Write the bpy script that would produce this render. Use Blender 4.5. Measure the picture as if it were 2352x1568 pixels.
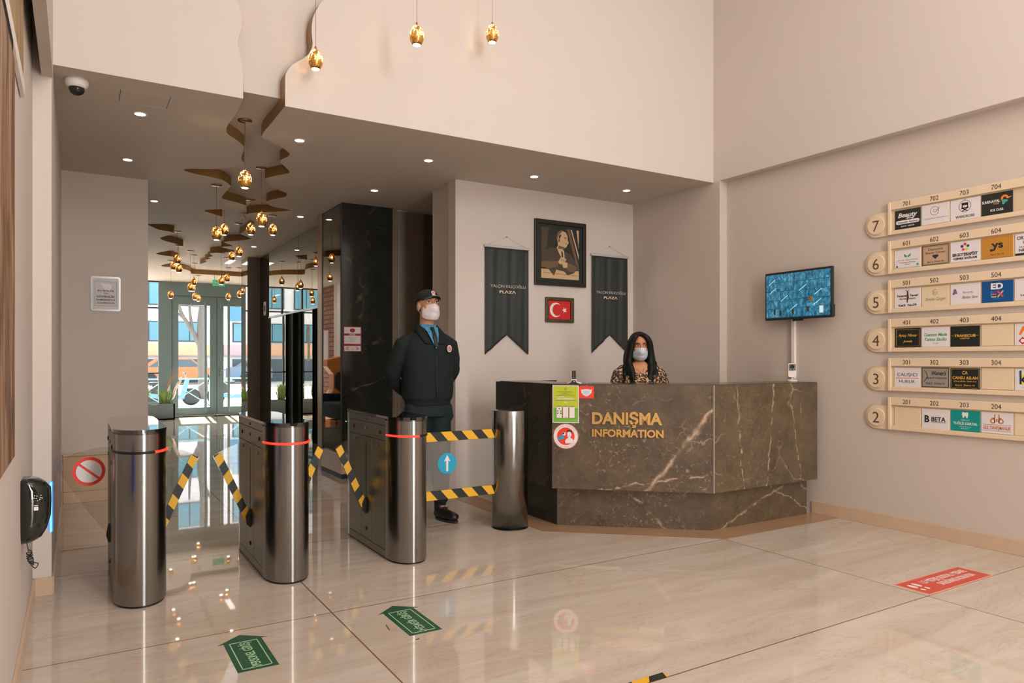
import bpy, bmesh, math, random
from math import sin, cos, pi, radians, sqrt, atan2
from mathutils import Matrix, Vector, noise
from mathutils.geometry import tessellate_polygon

random.seed(7)
S = bpy.context.scene
for o in list(bpy.data.objects):
    bpy.data.objects.remove(o)
COL = S.collection

# ------------------------------------------------------------------ camera, world, sun, lights, exposure
cam_d = bpy.data.cameras.new('camera')
cam = bpy.data.objects.new('camera', cam_d)
COL.objects.link(cam)
cam.location = (0, 0, 1.3)
cam.rotation_euler = (pi/2, 0, -radians(31.27))
cam_d.sensor_fit = 'HORIZONTAL'
cam_d.sensor_width = 36.0
cam_d.lens = 1646.4/2352*36
cam_d.shift_y = 38.35/2352
cam_d.clip_start = 0.02
cam_d.clip_end = 300
S.camera = cam

S.view_settings.view_transform = 'Standard'
S.view_settings.look = 'None'
S.view_settings.gamma = 1.0
S.view_settings.use_curve_mapping = False
S.view_settings.exposure = 0.0

W = bpy.data.worlds.new('world')
S.world = W
W.use_nodes = True
bg = W.node_tree.nodes['Background']
bg.inputs[0].default_value = (0.80, 0.90, 1.0, 1)
bg.inputs[1].default_value = 4.5


def lamp(name, kind, loc, energy, color=(1, 1, 1), rot=(0, 0, 0), size=1.0, size_y=None, **kw):
    l = bpy.data.lights.new(name, kind)
    l.energy = energy
    l.color = color
    if kind == 'AREA':
        l.shape = 'RECTANGLE'
        l.size = size
        l.size_y = size_y or size
    for k, v in kw.items():
        setattr(l, k, v)
    o = bpy.data.objects.new(name, l)
    COL.objects.link(o)
    o.location = loc
    o.rotation_euler = rot
    return o


sun = lamp('sun', 'SUN', (6, 30, 20), 30.0, (1.0, 0.95, 0.9), rot=(radians(-39), 0, radians(-4.5)), angle=0.01)
# daylight through the tall window behind the camera, an added high fill and the lamps in the high atrium ceiling
lamp('window_daylight', 'AREA', (2.15, -3.45, 2.3), 205, (1.0, 0.955, 0.94), rot=(radians(90), 0, 0), size=0.9, size_y=4.5)
lamp('high_fill_light', 'AREA', (2.6, -3.3, 4.6), 104, (1.0, 0.95, 0.93), rot=(radians(78), 0, 0), size=4.8, size_y=1.5)  # added fill with no opening behind it, evens the light on the walls
lamp('atrium_ceiling_light', 'AREA', (2.6, 0.6, 5.5), 90, (1.0, 0.94, 0.91), size=3.6, size_y=3.4)


# ------------------------------------------------------------------ materials
def srgb(*c):
    return tuple(((x/255)/12.92 if x/255 <= 0.04045 else ((x/255+0.055)/1.055)**2.4) for x in c)


MATS = {}


def mat(name, col=(.5, .5, .5), rough=.6, metal=0.0, spec=.5, emit=None, es=1.0, bump=None, var=0.0, vscale=3.0, coat=0.0, trans=0.0, alpha=1.0, aniso=0.0, ior=None):
    """Procedural principled material; var mixes in a soft noise, bump = (scale, strength)."""
    m = bpy.data.materials.new(name)
    m.use_nodes = True
    nt = m.node_tree
    b = nt.nodes['Principled BSDF']
    b.inputs['Base Color'].default_value = (*col, 1)
    b.inputs['Roughness'].default_value = rough
    b.inputs['Metallic'].default_value = metal
    b.inputs['Specular IOR Level'].default_value = spec
    b.inputs['Coat Weight'].default_value = coat
    b.inputs['Transmission Weight'].default_value = trans
    b.inputs['Alpha'].default_value = alpha
    b.inputs['Anisotropic'].default_value = aniso
    if ior:
        b.inputs['IOR'].default_value = ior
    if emit:
        b.inputs['Emission Color'].default_value = (*emit, 1)
        b.inputs['Emission Strength'].default_value = es
    if var or bump:
        tc = nt.nodes.new('ShaderNodeTexCoord')
        nz = nt.nodes.new('ShaderNodeTexNoise')
        nz.inputs['Scale'].default_value = vscale if var else bump[0]
        nz.inputs['Detail'].default_value = 5
        nt.links.new(tc.outputs['Object'], nz.inputs['Vector'])
        if var:
            mx = nt.nodes.new('ShaderNodeMix')
            mx.data_type = 'RGBA'
            mx.inputs['A'].default_value = (*[max(0, c*(1-var)) for c in col], 1)
            mx.inputs['B'].default_value = (*[min(1, c*(1+var)) for c in col], 1)
            nt.links.new(nz.outputs['Fac'], mx.inputs['Factor'])
            nt.links.new(mx.outputs['Result'], b.inputs['Base Color'])
        if bump:
            n2 = nt.nodes.new('ShaderNodeTexNoise')
            n2.inputs['Scale'].default_value = bump[0]
            nt.links.new(tc.outputs['Object'], n2.inputs['Vector'])
            bp = nt.nodes.new('ShaderNodeBump')
            bp.inputs['Strength'].default_value = bump[1]
            bp.inputs['Distance'].default_value = 0.01
            nt.links.new(n2.outputs['Fac'], bp.inputs['Height'])
            nt.links.new(bp.outputs['Normal'], b.inputs['Normal'])
    MATS[name] = m
    return m


class NT:
    """tiny helper around a node tree"""
    def __init__(self, m):
        self.nt = m.node_tree
        self.b = self.nt.nodes['Principled BSDF']

    def n(self, t, **kw):
        x = self.nt.nodes.new('ShaderNode'+t)
        for k, v in kw.items():
            setattr(x, k, v)
        return x

    def l(self, a, b):
        self.nt.links.new(a, b)

    def math(self, op, a, b=None, c=None, clamp=False):
        x = self.n('Math', operation=op)
        x.use_clamp = clamp
        for i, v in enumerate((a, b, c)):
            if v is None:
                continue
            if isinstance(v, (int, float)):
                x.inputs[i].default_value = v
            else:
                self.l(v, x.inputs[i])
        return x.outputs[0]

    def mix(self, f, a, b):
        x = self.n('Mix', data_type='RGBA')
        for k, v in (('Factor', f), ('A', a), ('B', b)):
            if isinstance(v, (int, float)):
                x.inputs[k].default_value = v
            elif isinstance(v, tuple):
                x.inputs[k].default_value = (*v, 1)
            else:
                self.l(v, x.inputs[k])
        return x.outputs['Result']

    def noise(self, vec, scale, detail=4, rough=.5, dist=0.0):
        x = self.n('TexNoise')
        x.inputs['Scale'].default_value = scale
        x.inputs['Detail'].default_value = detail
        x.inputs['Roughness'].default_value = rough
        x.inputs['Distortion'].default_value = dist
        if vec is not None:
            self.l(vec, x.inputs['Vector'])
        return x

    def mapping(self, vec, scale=(1, 1, 1), loc=(0, 0, 0), rot=(0, 0, 0)):
        x = self.n('Mapping')
        x.inputs['Scale'].default_value = scale
        x.inputs['Location'].default_value = loc
        x.inputs['Rotation'].default_value = rot
        self.l(vec, x.inputs['Vector'])
        return x.outputs[0]

    def ramp(self, f, stops):
        x = self.n('ValToRGB')
        e = x.color_ramp.elements
        while len(e) > len(stops):
            e.remove(e[-1])
        while len(e) < len(stops):
            e.new(0.5)
        for i, (p, c) in enumerate(stops):
            e[i].position = p
            e[i].color = (*c, 1) if len(c) == 3 else c
        self.l(f, x.inputs[0])
        return x.outputs[0]


def floor_material():
    m = mat('polished_beige_marble', srgb(205, 184, 164), rough=.03, spec=.7)
    t = NT(m)
    geo = t.n('NewGeometry')
    pos = geo.outputs['Position']
    br = t.n('TexBrick')
    br.offset = 0.0
    br.squash = 1.0
    for k, v in (('Scale', 1.0), ('Mortar Size', .0035), ('Mortar Smooth', .0), ('Bias', 0.0), ('Brick Width', 2.86), ('Row Height', 1.44)):
        br.inputs[k].default_value = v
    br.inputs['Color1'].default_value = (0, 0, 0, 1)
    br.inputs['Color2'].default_value = (1, 1, 1, 1)
    br.inputs['Mortar'].default_value = (.5, .5, .5, 1)
    t.l(t.mapping(pos, loc=(-1.115+2.86*4, -2.17+1.44*8, 0)), br.inputs['Vector'])
    add = t.n('VectorMath', operation='MULTIPLY_ADD')
    t.l(br.outputs['Color'], add.inputs[0])
    add.inputs[1].default_value = (7, 13, 5)
    t.l(pos, add.inputs[2])
    streak = t.noise(t.mapping(add.outputs[0], scale=(.55, 4.2, 1), rot=(0, 0, radians(5))), 1.3, 8, .6, .9)
    cloud = t.noise(add.outputs[0], .9, 6, .6, 1.5)
    c1 = t.ramp(streak.outputs['Fac'], [(.2, srgb(184, 168, 150)), (.45, srgb(200, 186, 170)), (.6, srgb(208, 196, 182)), (.85, srgb(218, 209, 199))])
    c2 = t.mix(t.math('MULTIPLY', t.math('SUBTRACT', cloud.outputs['Fac'], .35, clamp=True), 1.4, clamp=True), c1, srgb(200, 184, 166))
    vein = t.noise(t.mapping(add.outputs[0], scale=(.5, 1.6, 1)), 2.2, 9, .62, 2.2)
    vf = t.math('SUBTRACT', 1.0, t.math('MULTIPLY', t.math('ABSOLUTE', t.math('SUBTRACT', vein.outputs['Fac'], .5)), 45), clamp=True)
    c3 = t.mix(t.math('MULTIPLY', vf, .28), c2, srgb(176, 146, 116))
    c4 = t.mix(br.outputs['Fac'], c3, srgb(120, 92, 68))
    t.l(c4, t.b.inputs['Base Color'])
    rr = t.math('MULTIPLY_ADD', cloud.outputs['Fac'], .02, .015)
    t.l(rr, t.b.inputs['Roughness'])
    return m


def marble(name, base, base2, vein, vamt=.6, vein_scale=2.2, rough=.16, lines=(), fine=.5):
    """veined stone; lines = big veins as (point, direction, width) laid through the slab"""
    m = mat(name, base, rough=rough, spec=.5)
    t = NT(m)
    pos = t.n('NewGeometry').outputs['Position']
    wob = t.noise(pos, 2.6, 6, .6)
    dd = t.n('VectorMath', operation='MULTIPLY_ADD')
    t.l(wob.outputs['Color'], dd.inputs[0])
    dd.inputs[1].default_value = (.35, .35, .35)
    t.l(pos, dd.inputs[2])
    cl = t.noise(dd.outputs[0], 5, 8, .65)
    c = t.mix(t.ramp(cl.outputs['Fac'], [(.3, (0, 0, 0)), (.7, (1, 1, 1))]), base, base2)
    vo = t.n('TexVoronoi', feature='DISTANCE_TO_EDGE')
    vo.inputs['Scale'].default_value = vein_scale
    t.l(dd.outputs[0], vo.inputs['Vector'])
    v1 = t.math('SUBTRACT', 1.0, t.math('MULTIPLY', vo.outputs['Distance'], 60), clamp=True)
    brk = t.noise(pos, 3.3, 5, .6)
    v1 = t.math('MULTIPLY', v1, t.ramp(brk.outputs['Fac'], [(.5, (0, 0, 0)), (.66, (1, 1, 1))]))
    sp = t.noise(pos, 34, 6, .7, 1.0)
    v2 = t.ramp(sp.outputs['Fac'], [(.56, (0, 0, 0)), (.72, (1, 1, 1))])
    brk2 = t.noise(t.mapping(pos, loc=(4, 1, 9)), 2.0, 4, .6)
    v2 = t.math('MULTIPLY', v2, t.ramp(brk2.outputs['Fac'], [(.36, (0, 0, 0)), (.58, (1, 1, 1))]))
    f = t.math('MAXIMUM', t.math('MULTIPLY', v1, vamt), t.math('MULTIPLY', v2, fine))
    wl_ = t.noise(pos, 7, 5, .6)
    d2 = t.n('VectorMath', operation='MULTIPLY_ADD')
    t.l(wl_.outputs['Color'], d2.inputs[0])
    d2.inputs[1].default_value = (.10, .10, .10)
    t.l(pos, d2.inputs[2])
    for (p0, dr, w) in lines:
        d = Vector(dr).normalized()
        sub = t.n('VectorMath', operation='SUBTRACT')
        t.l(d2.outputs[0], sub.inputs[0])
        sub.inputs[1].default_value = (p0[0]+.05, p0[1]+.05, p0[2]+.05)
        cr = t.n('VectorMath', operation='CROSS_PRODUCT')
        t.l(sub.outputs[0], cr.inputs[0])
        cr.inputs[1].default_value = tuple(d)
        ln = t.n('VectorMath', operation='LENGTH')
        t.l(cr.outputs[0], ln.inputs[0])
        lf = t.math('SUBTRACT', 1.0, t.math('DIVIDE', ln.outputs['Value'], w), clamp=True)
        lf = t.math('POWER', lf, 1.6)
        f = t.math('MAXIMUM', f, t.math('MULTIPLY', lf, .85))
    t.l(t.mix(f, c, vein), t.b.inputs['Base Color'])
    return m


def stripes_mat():
    pass


def brick_material():
    m = mat('painted_brick', srgb(170, 112, 92), rough=.8)
    t = NT(m)
    pos = t.n('NewGeometry').outputs['Position']
    sep = t.n('SeparateXYZ')
    t.l(pos, sep.inputs[0])
    cmb = t.n('CombineXYZ')
    t.l(sep.outputs['Y'], cmb.inputs[0])
    t.l(sep.outputs['Z'], cmb.inputs[1])
    br = t.n('TexBrick')
    for k, v in (('Scale', 1.0), ('Mortar Size', .012), ('Brick Width', .26), ('Row Height', .105)):
        br.inputs[k].default_value = v
    br.inputs['Color1'].default_value = (*srgb(178, 122, 100), 1)
    br.inputs['Color2'].default_value = (*srgb(150, 98, 80), 1)
    br.inputs['Mortar'].default_value = (*srgb(92, 70, 62), 1)
    t.l(cmb.outputs[0], br.inputs['Vector'])
    t.l(br.outputs['Color'], t.b.inputs['Base Color'])
    bp = t.n('Bump')
    bp.inputs['Strength'].default_value = .6
    bp.inputs['Distance'].default_value = .01
    t.l(t.math('SUBTRACT', 1.0, br.outputs['Fac']), bp.inputs['Height'])
    t.l(bp.outputs['Normal'], t.b.inputs['Normal'])
    return m


def leopard_material():
    m = mat('leopard_print_fabric', srgb(190, 140, 90), rough=.8)
    t = NT(m)
    pos = t.n('TexCoord').outputs['Object']
    wob = t.noise(pos, 30, 3)
    dd = t.n('VectorMath', operation='MULTIPLY_ADD')
    t.l(wob.outputs['Color'], dd.inputs[0])
    dd.inputs[1].default_value = (.02, .02, .02)
    t.l(pos, dd.inputs[2])
    vo = t.n('TexVoronoi')
    vo.inputs['Scale'].default_value = 58
    t.l(dd.outputs[0], vo.inputs['Vector'])
    c = t.ramp(vo.outputs['Distance'], [(0.0, srgb(120, 84, 56)), (.22, srgb(130, 90, 58)), (.28, srgb(28, 22, 20)), (.55, srgb(28, 22, 20)), (.61, srgb(200, 164, 120))])
    t.l(c, t.b.inputs['Base Color'])
    return m


def egg_material():
    """speckled gold glass: gold leaf flakes broken by clear gaps"""
    m = bpy.data.materials.new('gold_leaf_glass')
    m.use_nodes = True
    nt = m.node_tree
    t = NT(m)
    t.b.inputs['Base Color'].default_value = (*srgb(226, 172, 90), 1)
    t.b.inputs['Metallic'].default_value = .75
    t.b.inputs['Roughness'].default_value = .22
    tr = t.n('BsdfTransparent')
    tr.inputs[0].default_value = (1.0, .78, .48, 1)
    tl = t.n('BsdfTranslucent')
    tl.inputs[0].default_value = (1.0, .72, .40, 1)
    mx = t.n('MixShader')
    mx2 = t.n('MixShader')
    mx2.inputs[0].default_value = .45
    nz = t.noise(t.n('TexCoord').outputs['Object'], 60, 4, .7, 1.5)
    f = t.ramp(nz.outputs['Fac'], [(.56, (0, 0, 0)), (.64, (1, 1, 1))])
    t.l(tr.outputs[0], mx2.inputs[1])
    t.l(tl.outputs[0], mx2.inputs[2])
    t.l(f, mx.inputs[0])
    t.l(t.b.outputs[0], mx.inputs[1])
    t.l(mx2.outputs[0], mx.inputs[2])
    t.l(mx.outputs[0], nt.nodes['Material Output'].inputs[0])
    MATS['gold_leaf_glass'] = m
    return m


def thin_glass(name, tint=(.93, .96, .95), refl=1.0):
    m = bpy.data.materials.new(name)
    m.use_nodes = True
    nt = m.node_tree
    t = NT(m)
    gl = t.n('BsdfGlossy')
    gl.inputs['Roughness'].default_value = .02
    tr = t.n('BsdfTransparent')
    tr.inputs[0].default_value = (*tint, 1)
    lw = t.n('LayerWeight')
    lw.inputs['Blend'].default_value = .5
    mx = t.n('MixShader')
    t.l(t.math('MULTIPLY_ADD', t.math('POWER', lw.outputs['Facing'], 5.0), .9*refl, .035*refl, clamp=True), mx.inputs[0])
    t.l(tr.outputs[0], mx.inputs[1])
    t.l(gl.outputs[0], mx.inputs[2])
    t.l(mx.outputs[0], nt.nodes['Material Output'].inputs[0])
    MATS[name] = m
    return m


FLOOR = floor_material()
WALL = mat('wall_paint_warm', srgb(212, 201, 191), rough=.75, spec=.2, var=.015, vscale=1.2)
WALLR = mat('wall_paint_greige', srgb(203, 190, 177), rough=.72, spec=.2, var=.015, vscale=1.2)
SOFF = mat('soffit_paint', srgb(206, 194, 180), rough=.7, spec=.2)
GOLDP = mat('gold_painted_edge', srgb(158, 122, 74), rough=.42, metal=.45)
WHITE = mat('white_paint', srgb(232, 222, 214), rough=.6)
BEIGE_M = mat('beige_marble_trim', srgb(205, 176, 148), rough=.22, var=.12, vscale=9)
TAN_M = mat('tan_marble_border', srgb(172, 136, 104), rough=.10, var=.12, vscale=5)
EMP = marble('brown_veined_marble', srgb(74, 62, 49), srgb(104, 88, 70), srgb(214, 182, 152), vamt=.45, fine=.6,
             lines=[((3.85, 3.885, .64), (.33, -.29, .553), .026), ((3.70, 4.155, .155), (.25, -.21, -.28), .022),
                    ((3.68, 4.03, .367), (-.5, .44, -.12), .012), ((3.30, 4.51, .24), (.3, -.26, .12), .012)])
EMP2 = marble('brown_streaked_marble', srgb(76, 64, 49), srgb(106, 90, 68), srgb(196, 166, 126), vamt=.45, vein_scale=1.6, fine=.4,
              lines=[((4.62, 3.74, .6), (.12, 0, 1), .014), ((4.3, 3.74, .6), (-.10, 0, 1), .012), ((4.95, 3.74, .6), (-.2, 0, 1), .009), ((4.45, 3.84, .10), (.8, 0, .3), .016), ((4.9, 3.84, .2), (.8, 0, -.4), .010)])
BLKM = marble('black_marble', srgb(34, 36, 31), srgb(44, 45, 39), srgb(120, 104, 76), vamt=.5, vein_scale=1.3, rough=.12, fine=.25,
              lines=[((2.75, 7.55, 1.02), (.5, 0, .18), .018)])
BLKG = mat('black_gloss_panel', srgb(30, 34, 29), rough=.06, spec=.6)
STEEL = mat('brushed_steel', srgb(146, 144, 140), rough=.22, metal=1.0)
BLKMT = mat('matte_black', srgb(30, 33, 28), rough=.75, spec=.1)
STEELD = mat('brushed_steel_side', srgb(118, 117, 108), rough=.26, metal=1.0)
WALLB = mat('wall_paint_dark_taupe', srgb(104, 94, 82), rough=.7, spec=.2)
DARKM = mat('dark_metal', srgb(40, 44, 40), rough=.4, metal=.6)
GLASST = mat('black_glass_top', srgb(22, 25, 24), rough=.03, spec=1.0, coat=1.0)
BRONZE = mat('bronze_metal', srgb(150, 125, 98), rough=.35, metal=.8)
PILL = mat('brown_stone_pillar', srgb(124, 104, 82), rough=.5, var=.12, vscale=4)
MIRR = mat('tinted_mirror', srgb(150, 146, 134), rough=.01, metal=1.0)
MIRD = mat('dark_tinted_mirror', srgb(112, 106, 92), rough=.02, metal=1.0)
GLASS = thin_glass('clear_glass')
ACRYL = thin_glass('acrylic_panel', (.90, .90, .87), .8)
BRICK = brick_material()
LEO = leopard_material()
EGG = egg_material()
GOLD = mat('polished_gold', srgb(222, 184, 116), rough=.14, metal=1.0)
RED_L = mat('red_led', srgb(255, 60, 40), rough=.4, emit=srgb(255, 50, 30), es=1.6)
BLU_L = mat('blue_led', srgb(40, 110, 255), rough=.4, emit=srgb(30, 100, 255), es=1.5)
BLU_L2 = mat('light_blue_led', srgb(120, 190, 255), rough=.4, emit=srgb(90, 175, 255), es=1.3)
GRN_L = mat('green_led', srgb(90, 230, 190), emit=srgb(90, 230, 190), es=1.5)
LAMPW = mat('downlight_glow', (1, 1, 1), emit=(1, .88, .84), es=9)
LAMPS = mat('strip_glow', (1, 1, 1), emit=(1, .95, .92), es=2.5)
LEDW = mat('pendant_led', (1, 1, 1), emit=(1, .90, .80), es=12)
YEL = mat('hazard_yellow', srgb(232, 176, 40), rough=.5)
BLK = mat('black_vinyl', srgb(34, 37, 35), rough=.5)
WHT = mat('white_vinyl', srgb(232, 224, 220), rough=.5)
RED = mat('red_vinyl', srgb(235, 62, 42), rough=.45)
REDF = mat('floor_sticker_red', srgb(212, 66, 44), rough=.3)
DRED = mat('dark_red_print', srgb(168, 30, 34), rough=.6)
GRNF = mat('floor_sticker_green', srgb(26, 84, 52), rough=.45)
LGRN = mat('pale_green_print', srgb(170, 205, 165), rough=.4)
CYAN = mat('cyan_vinyl', srgb(30, 158, 196), rough=.45)
CREAM = mat('cream_lacquer', srgb(226, 202, 170), rough=.4)
CREAM2 = mat('cream_recess', srgb(208, 186, 152), rough=.5)
INK = mat('dark_ink', srgb(50, 42, 36), rough=.6)
GREYI = mat('grey_ink', srgb(130, 124, 122), rough=.6)
BLKC = mat('black_card', srgb(28, 36, 32), rough=.3)
BLKW = mat('banner_cloth', srgb(46, 50, 48), rough=.65)
FACG = mat('grey_green_aluminium', srgb(112, 132, 135), rough=.4, metal=.2)
FACD = mat('dark_seal', srgb(50, 60, 62), rough=.5)


# ------------------------------------------------------------------ geometry helper
class MB:
    def __init__(self, M=None):
        self.v, self.f, self.mi, self.sm, self.mats = [], [], [], [], []
        self.M = M or Matrix.Identity(4)

    def add(self, vs, fs, m, smooth=False):
        if m not in self.mats:
            self.mats.append(m)
        k = self.mats.index(m)
        n = len(self.v)
        flip = self.M.to_3x3().determinant() < 0
        self.v += [tuple(self.M @ Vector(p)) for p in vs]
        for f in fs:
            g = [i+n for i in f]
            self.f.append(g[::-1] if flip else g)
            self.mi.append(k)
            self.sm.append(smooth)
        return self

    def bm(self, bm, m, smooth=False):
        bm.verts.index_update()
        self.add([v.co[:] for v in bm.verts], [[v.index for v in f.verts] for f in bm.faces], m, smooth)
        bm.free()
        return self

    def box(self, x0, x1, y0, y1, z0, z1, m, bev=0.0, seg=2):
        bm = bmesh.new()
        bmesh.ops.create_cube(bm, size=1)
        for v in bm.verts:
            v.co = Vector(((x0+x1)/2+v.co.x*(x1-x0), (y0+y1)/2+v.co.y*(y1-y0), (z0+z1)/2+v.co.z*(z1-z0)))
        if bev:
            bmesh.ops.bevel(bm, geom=bm.edges[:], offset=bev, segments=seg, affect='EDGES', profile=.5)
        return self.bm(bm, m)

    def prism(self, pts, z0, z1, m, smooth=False):
        """closed polygon in local xy, extruded z0..z1"""
        a = sum(pts[i][0]*pts[(i+1) % len(pts)][1]-pts[(i+1) % len(pts)][0]*pts[i][1] for i in range(len(pts)))
        if a < 0:
            pts = pts[::-1]
        n = len(pts)
        vs = [(x, y, z0) for x, y in pts]+[(x, y, z1) for x, y in pts]
        tri = tessellate_polygon([[Vector((x, y, 0)) for x, y in pts]])
        fs = []
        for t in tri:
            p = [pts[i] for i in t]
            ar = (p[1][0]-p[0][0])*(p[2][1]-p[0][1])-(p[2][0]-p[0][0])*(p[1][1]-p[0][1])
            t = tuple(t) if ar > 0 else tuple(t)[::-1]
            fs.append([i+n for i in t])
            fs.append(list(t)[::-1])
        for i in range(n):
            j = (i+1) % n
            fs.append([i, j, j+n, i+n])
        return self.add(vs, fs, m, smooth)

    def rect(self, x0, x1, y0, y1, z, m, d=.0006):
        return self.prism([(x0, y0), (x1, y0), (x1, y1), (x0, y1)], z, z+d, m)

    def rrect(self, x0, x1, y0, y1, r, z0, z1, m, n=5):
        p = []
        for cx, cy, a in ((x1-r, y0+r, -90), (x1-r, y1-r, 0), (x0+r, y1-r, 90), (x0+r, y0+r, 180)):
            for i in range(n+1):
                t = radians(a+90*i/n)
                p.append((cx+r*cos(t), cy+r*sin(t)))
        return self.prism(p, z0, z1, m)

    def disc(self, cx, cy, r, z, m, d=.0006, n=40, ry=None):
        return self.prism([(cx+r*cos(2*pi*i/n), cy+(ry or r)*sin(2*pi*i/n)) for i in range(n)], z, z+d, m)

    def ring(self, cx, cy, r0, r1, z, m, d=.0006, n=48, a0=0, a1=360):
        full = abs(a1-a0) >= 360
        k = n
        vs, fs = [], []
        for i in range(k+(0 if full else 1)):
            t = radians(a0+(a1-a0)*i/k)
            for r, zz in ((r0, z), (r1, z), (r1, z+d), (r0, z+d)):
                vs.append((cx+r*cos(t), cy+r*sin(t), zz))
        N = len(vs)//4
        for i in range(k):
            j = (i+1) % N
            a, b = i*4, j*4
            for q in range(4):
                w = (q+1) % 4
                fs.append([a+q, a+w, b+w, b+q])
        if not full:
            fs += [[3, 2, 1, 0], [N*4-4, N*4-3, N*4-2, N*4-1]]
        return self.add(vs, fs, m)

    def stroke(self, pts, w, z, m, d=.0006):
        for (x0, y0), (x1, y1) in zip(pts, pts[1:]):
            L = math.hypot(x1-x0, y1-y0)
            if L < 1e-9:
                continue
            nx, ny = -(y1-y0)/L*w/2, (x1-x0)/L*w/2
            self.prism([(x0+nx, y0+ny), (x0-nx, y0-ny), (x1-nx, y1-ny), (x1+nx, y1+ny)], z, z+d, m)
        return self

    def lathe(self, prof, m, c=(0, 0, 0), n=32, smooth=True, ax='z'):
        vs, fs = [], []
        for r, z in prof:
            for i in range(n):
                t = 2*pi*i/n
                p = (r*cos(t), r*sin(t), z)
                if ax == 'y':
                    p = (p[0], -p[2], p[1])
                if ax == 'x':
                    p = (p[2], p[0], p[1])
                vs.append((c[0]+p[0], c[1]+p[1], c[2]+p[2]))
        for k in range(len(prof)-1):
            for i in range(n):
                j = (i+1) % n
                fs.append([k*n+i, k*n+j, (k+1)*n+j, (k+1)*n+i])
        if prof[0][0] > 1e-6:
            fs.append(list(range(n))[::-1])
        if prof[-1][0] > 1e-6:
            fs.append([(len(prof)-1)*n+i for i in range(n)])
        return self.add(vs, fs, m, smooth)

    def cyl(self, c, r, z0, z1, m, n=24, ax='z'):
        return self.lathe([(r, z0), (r, z1)], m, c, n, True, ax) if False else self._cyl(c, r, z0, z1, m, n, ax)

    def _cyl(self, c, r, z0, z1, m, n, ax):
        b = min(r*.15, abs(z1-z0)*.2, .003)
        return self.lathe([(r-b, z0), (r, z0+b), (r, z1-b), (r-b, z1)], m, c, n, False, ax)

    def loft(self, rings, m, smooth=True, cap=True):
        """rings of equal point count"""
        n = len(rings[0])
        vs = [p for r in rings for p in r]
        fs = []
        for k in range(len(rings)-1):
            for i in range(n):
                j = (i+1) % n
                fs.append([k*n+i, k*n+j, (k+1)*n+j, (k+1)*n+i])
        if cap:
            fs.append(list(range(n))[::-1])
            fs.append([(len(rings)-1)*n+i for i in range(n)])
        return self.add(vs, fs, m, smooth)

    def tube(self, path, r, m, n=10, closed=False, cap=True, flat=1.0):
        P = [Vector(p) for p in path]
        N = len(P)
        R = r if isinstance(r, (list, tuple)) else [r]*N
        rings = []
        prev = None
        for i in range(N):
            a = P[(i-1) % N] if (i > 0 or closed) else P[i]
            b = P[(i+1) % N] if (i < N-1 or closed) else P[i]
            d = (b-a)
            d = d.normalized() if d.length > 1e-9 else Vector((0, 0, 1))
            if prev is None:
                u = d.orthogonal().normalized()
            else:
                u = prev-d*prev.dot(d)
                u = u.normalized() if u.length > 1e-6 else d.orthogonal().normalized()
            prev = u
            w = d.cross(u)
            rings.append([tuple(P[i]+u*R[i]*cos(2*pi*k/n)+w*R[i]*flat*sin(2*pi*k/n)) for k in range(n)])
        if closed:
            rings.append(rings[0])
        return self.loft(rings, m, True, cap and not closed)

    def limb(self, path, R, m, n=14):
        """capsule chain with rounded ends"""
        P = [Vector(p) for p in path]
        d0 = (P[0]-P[1]).normalized()
        d1 = (P[-1]-P[-2]).normalized()
        pp = [P[0]+d0*R[0]*f for f in (.97, .8, .45)]+P+[P[-1]+d1*R[-1]*f for f in (.45, .8, .97)]
        rr = [R[0]*sqrt(1-f*f) for f in (.97, .8, .45)]+list(R)+[R[-1]*sqrt(1-f*f) for f in (.45, .8, .97)]
        return self.tube(pp, rr, m, n)

    def ell(self, c, r, m, rot=None, nu=20, nv=12):
        vs, fs = [], []
        Rm = rot or Matrix.Identity(3)
        for j in range(nv+1):
            ph = -pi/2+pi*j/nv
            ph = max(-pi/2+.02, min(pi/2-.02, ph))
            for i in range(nu):
                t = 2*pi*i/nu
                p = Rm @ Vector((r[0]*cos(ph)*cos(t), r[1]*cos(ph)*sin(t), r[2]*sin(ph)))
                vs.append((c[0]+p.x, c[1]+p.y, c[2]+p.z))
        for j in range(nv):
            for i in range(nu):
                k = (i+1) % nu
                fs.append([j*nu+i, j*nu+k, (j+1)*nu+k, (j+1)*nu+i])
        fs.append(list(range(nu))[::-1])
        fs.append([nv*nu+i for i in range(nu)])
        return self.add(vs, fs, m, True)

    def text(self, s, cx, cy, size, m, z=.0006, d=.0004, bold=0.0, w=None, align='CENTER', rot=0.0, shear=0.0, sx=1.0):
        """lettering in local xy, centred on (cx, cy); size = cap height; w = fit width"""
        cu = bpy.data.curves.new('t', 'FONT')
        cu.body = s
        cu.align_x = 'CENTER'
        cu.size = 1.0
        cu.offset = bold*.02
        cu.shear = shear
        cu.resolution_u = 3
        cu.extrude = .5
        ob = bpy.data.objects.new('t', cu)
        COL.objects.link(ob)
        dg = bpy.context.evaluated_depsgraph_get()
        me = bpy.data.meshes.new_from_object(ob.evaluated_get(dg))
        vs = [v.co.copy() for v in me.vertices]
        fs = [list(p.vertices) for p in me.polygons]
        bpy.data.objects.remove(ob)
        bpy.data.curves.remove(cu)
        bpy.data.meshes.remove(me)
        if not vs:
            return self
        x0, x1 = min(v.x for v in vs), max(v.x for v in vs)
        k = size/.73
        kx = k*sx
        if w:
            kx = w/(x1-x0)
        xm = (x0+x1)/2
        if align == 'LEFT':
            xm = x0
        c, q = cos(rot), sin(rot)
        out = []
        for v in vs:
            x, y = (v.x-xm)*kx, (v.y-.365)*k
            out.append((cx+x*c-y*q, cy+x*q+y*c, z+(v.z+.5)*d))
        return self.add(out, fs, m)

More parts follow.
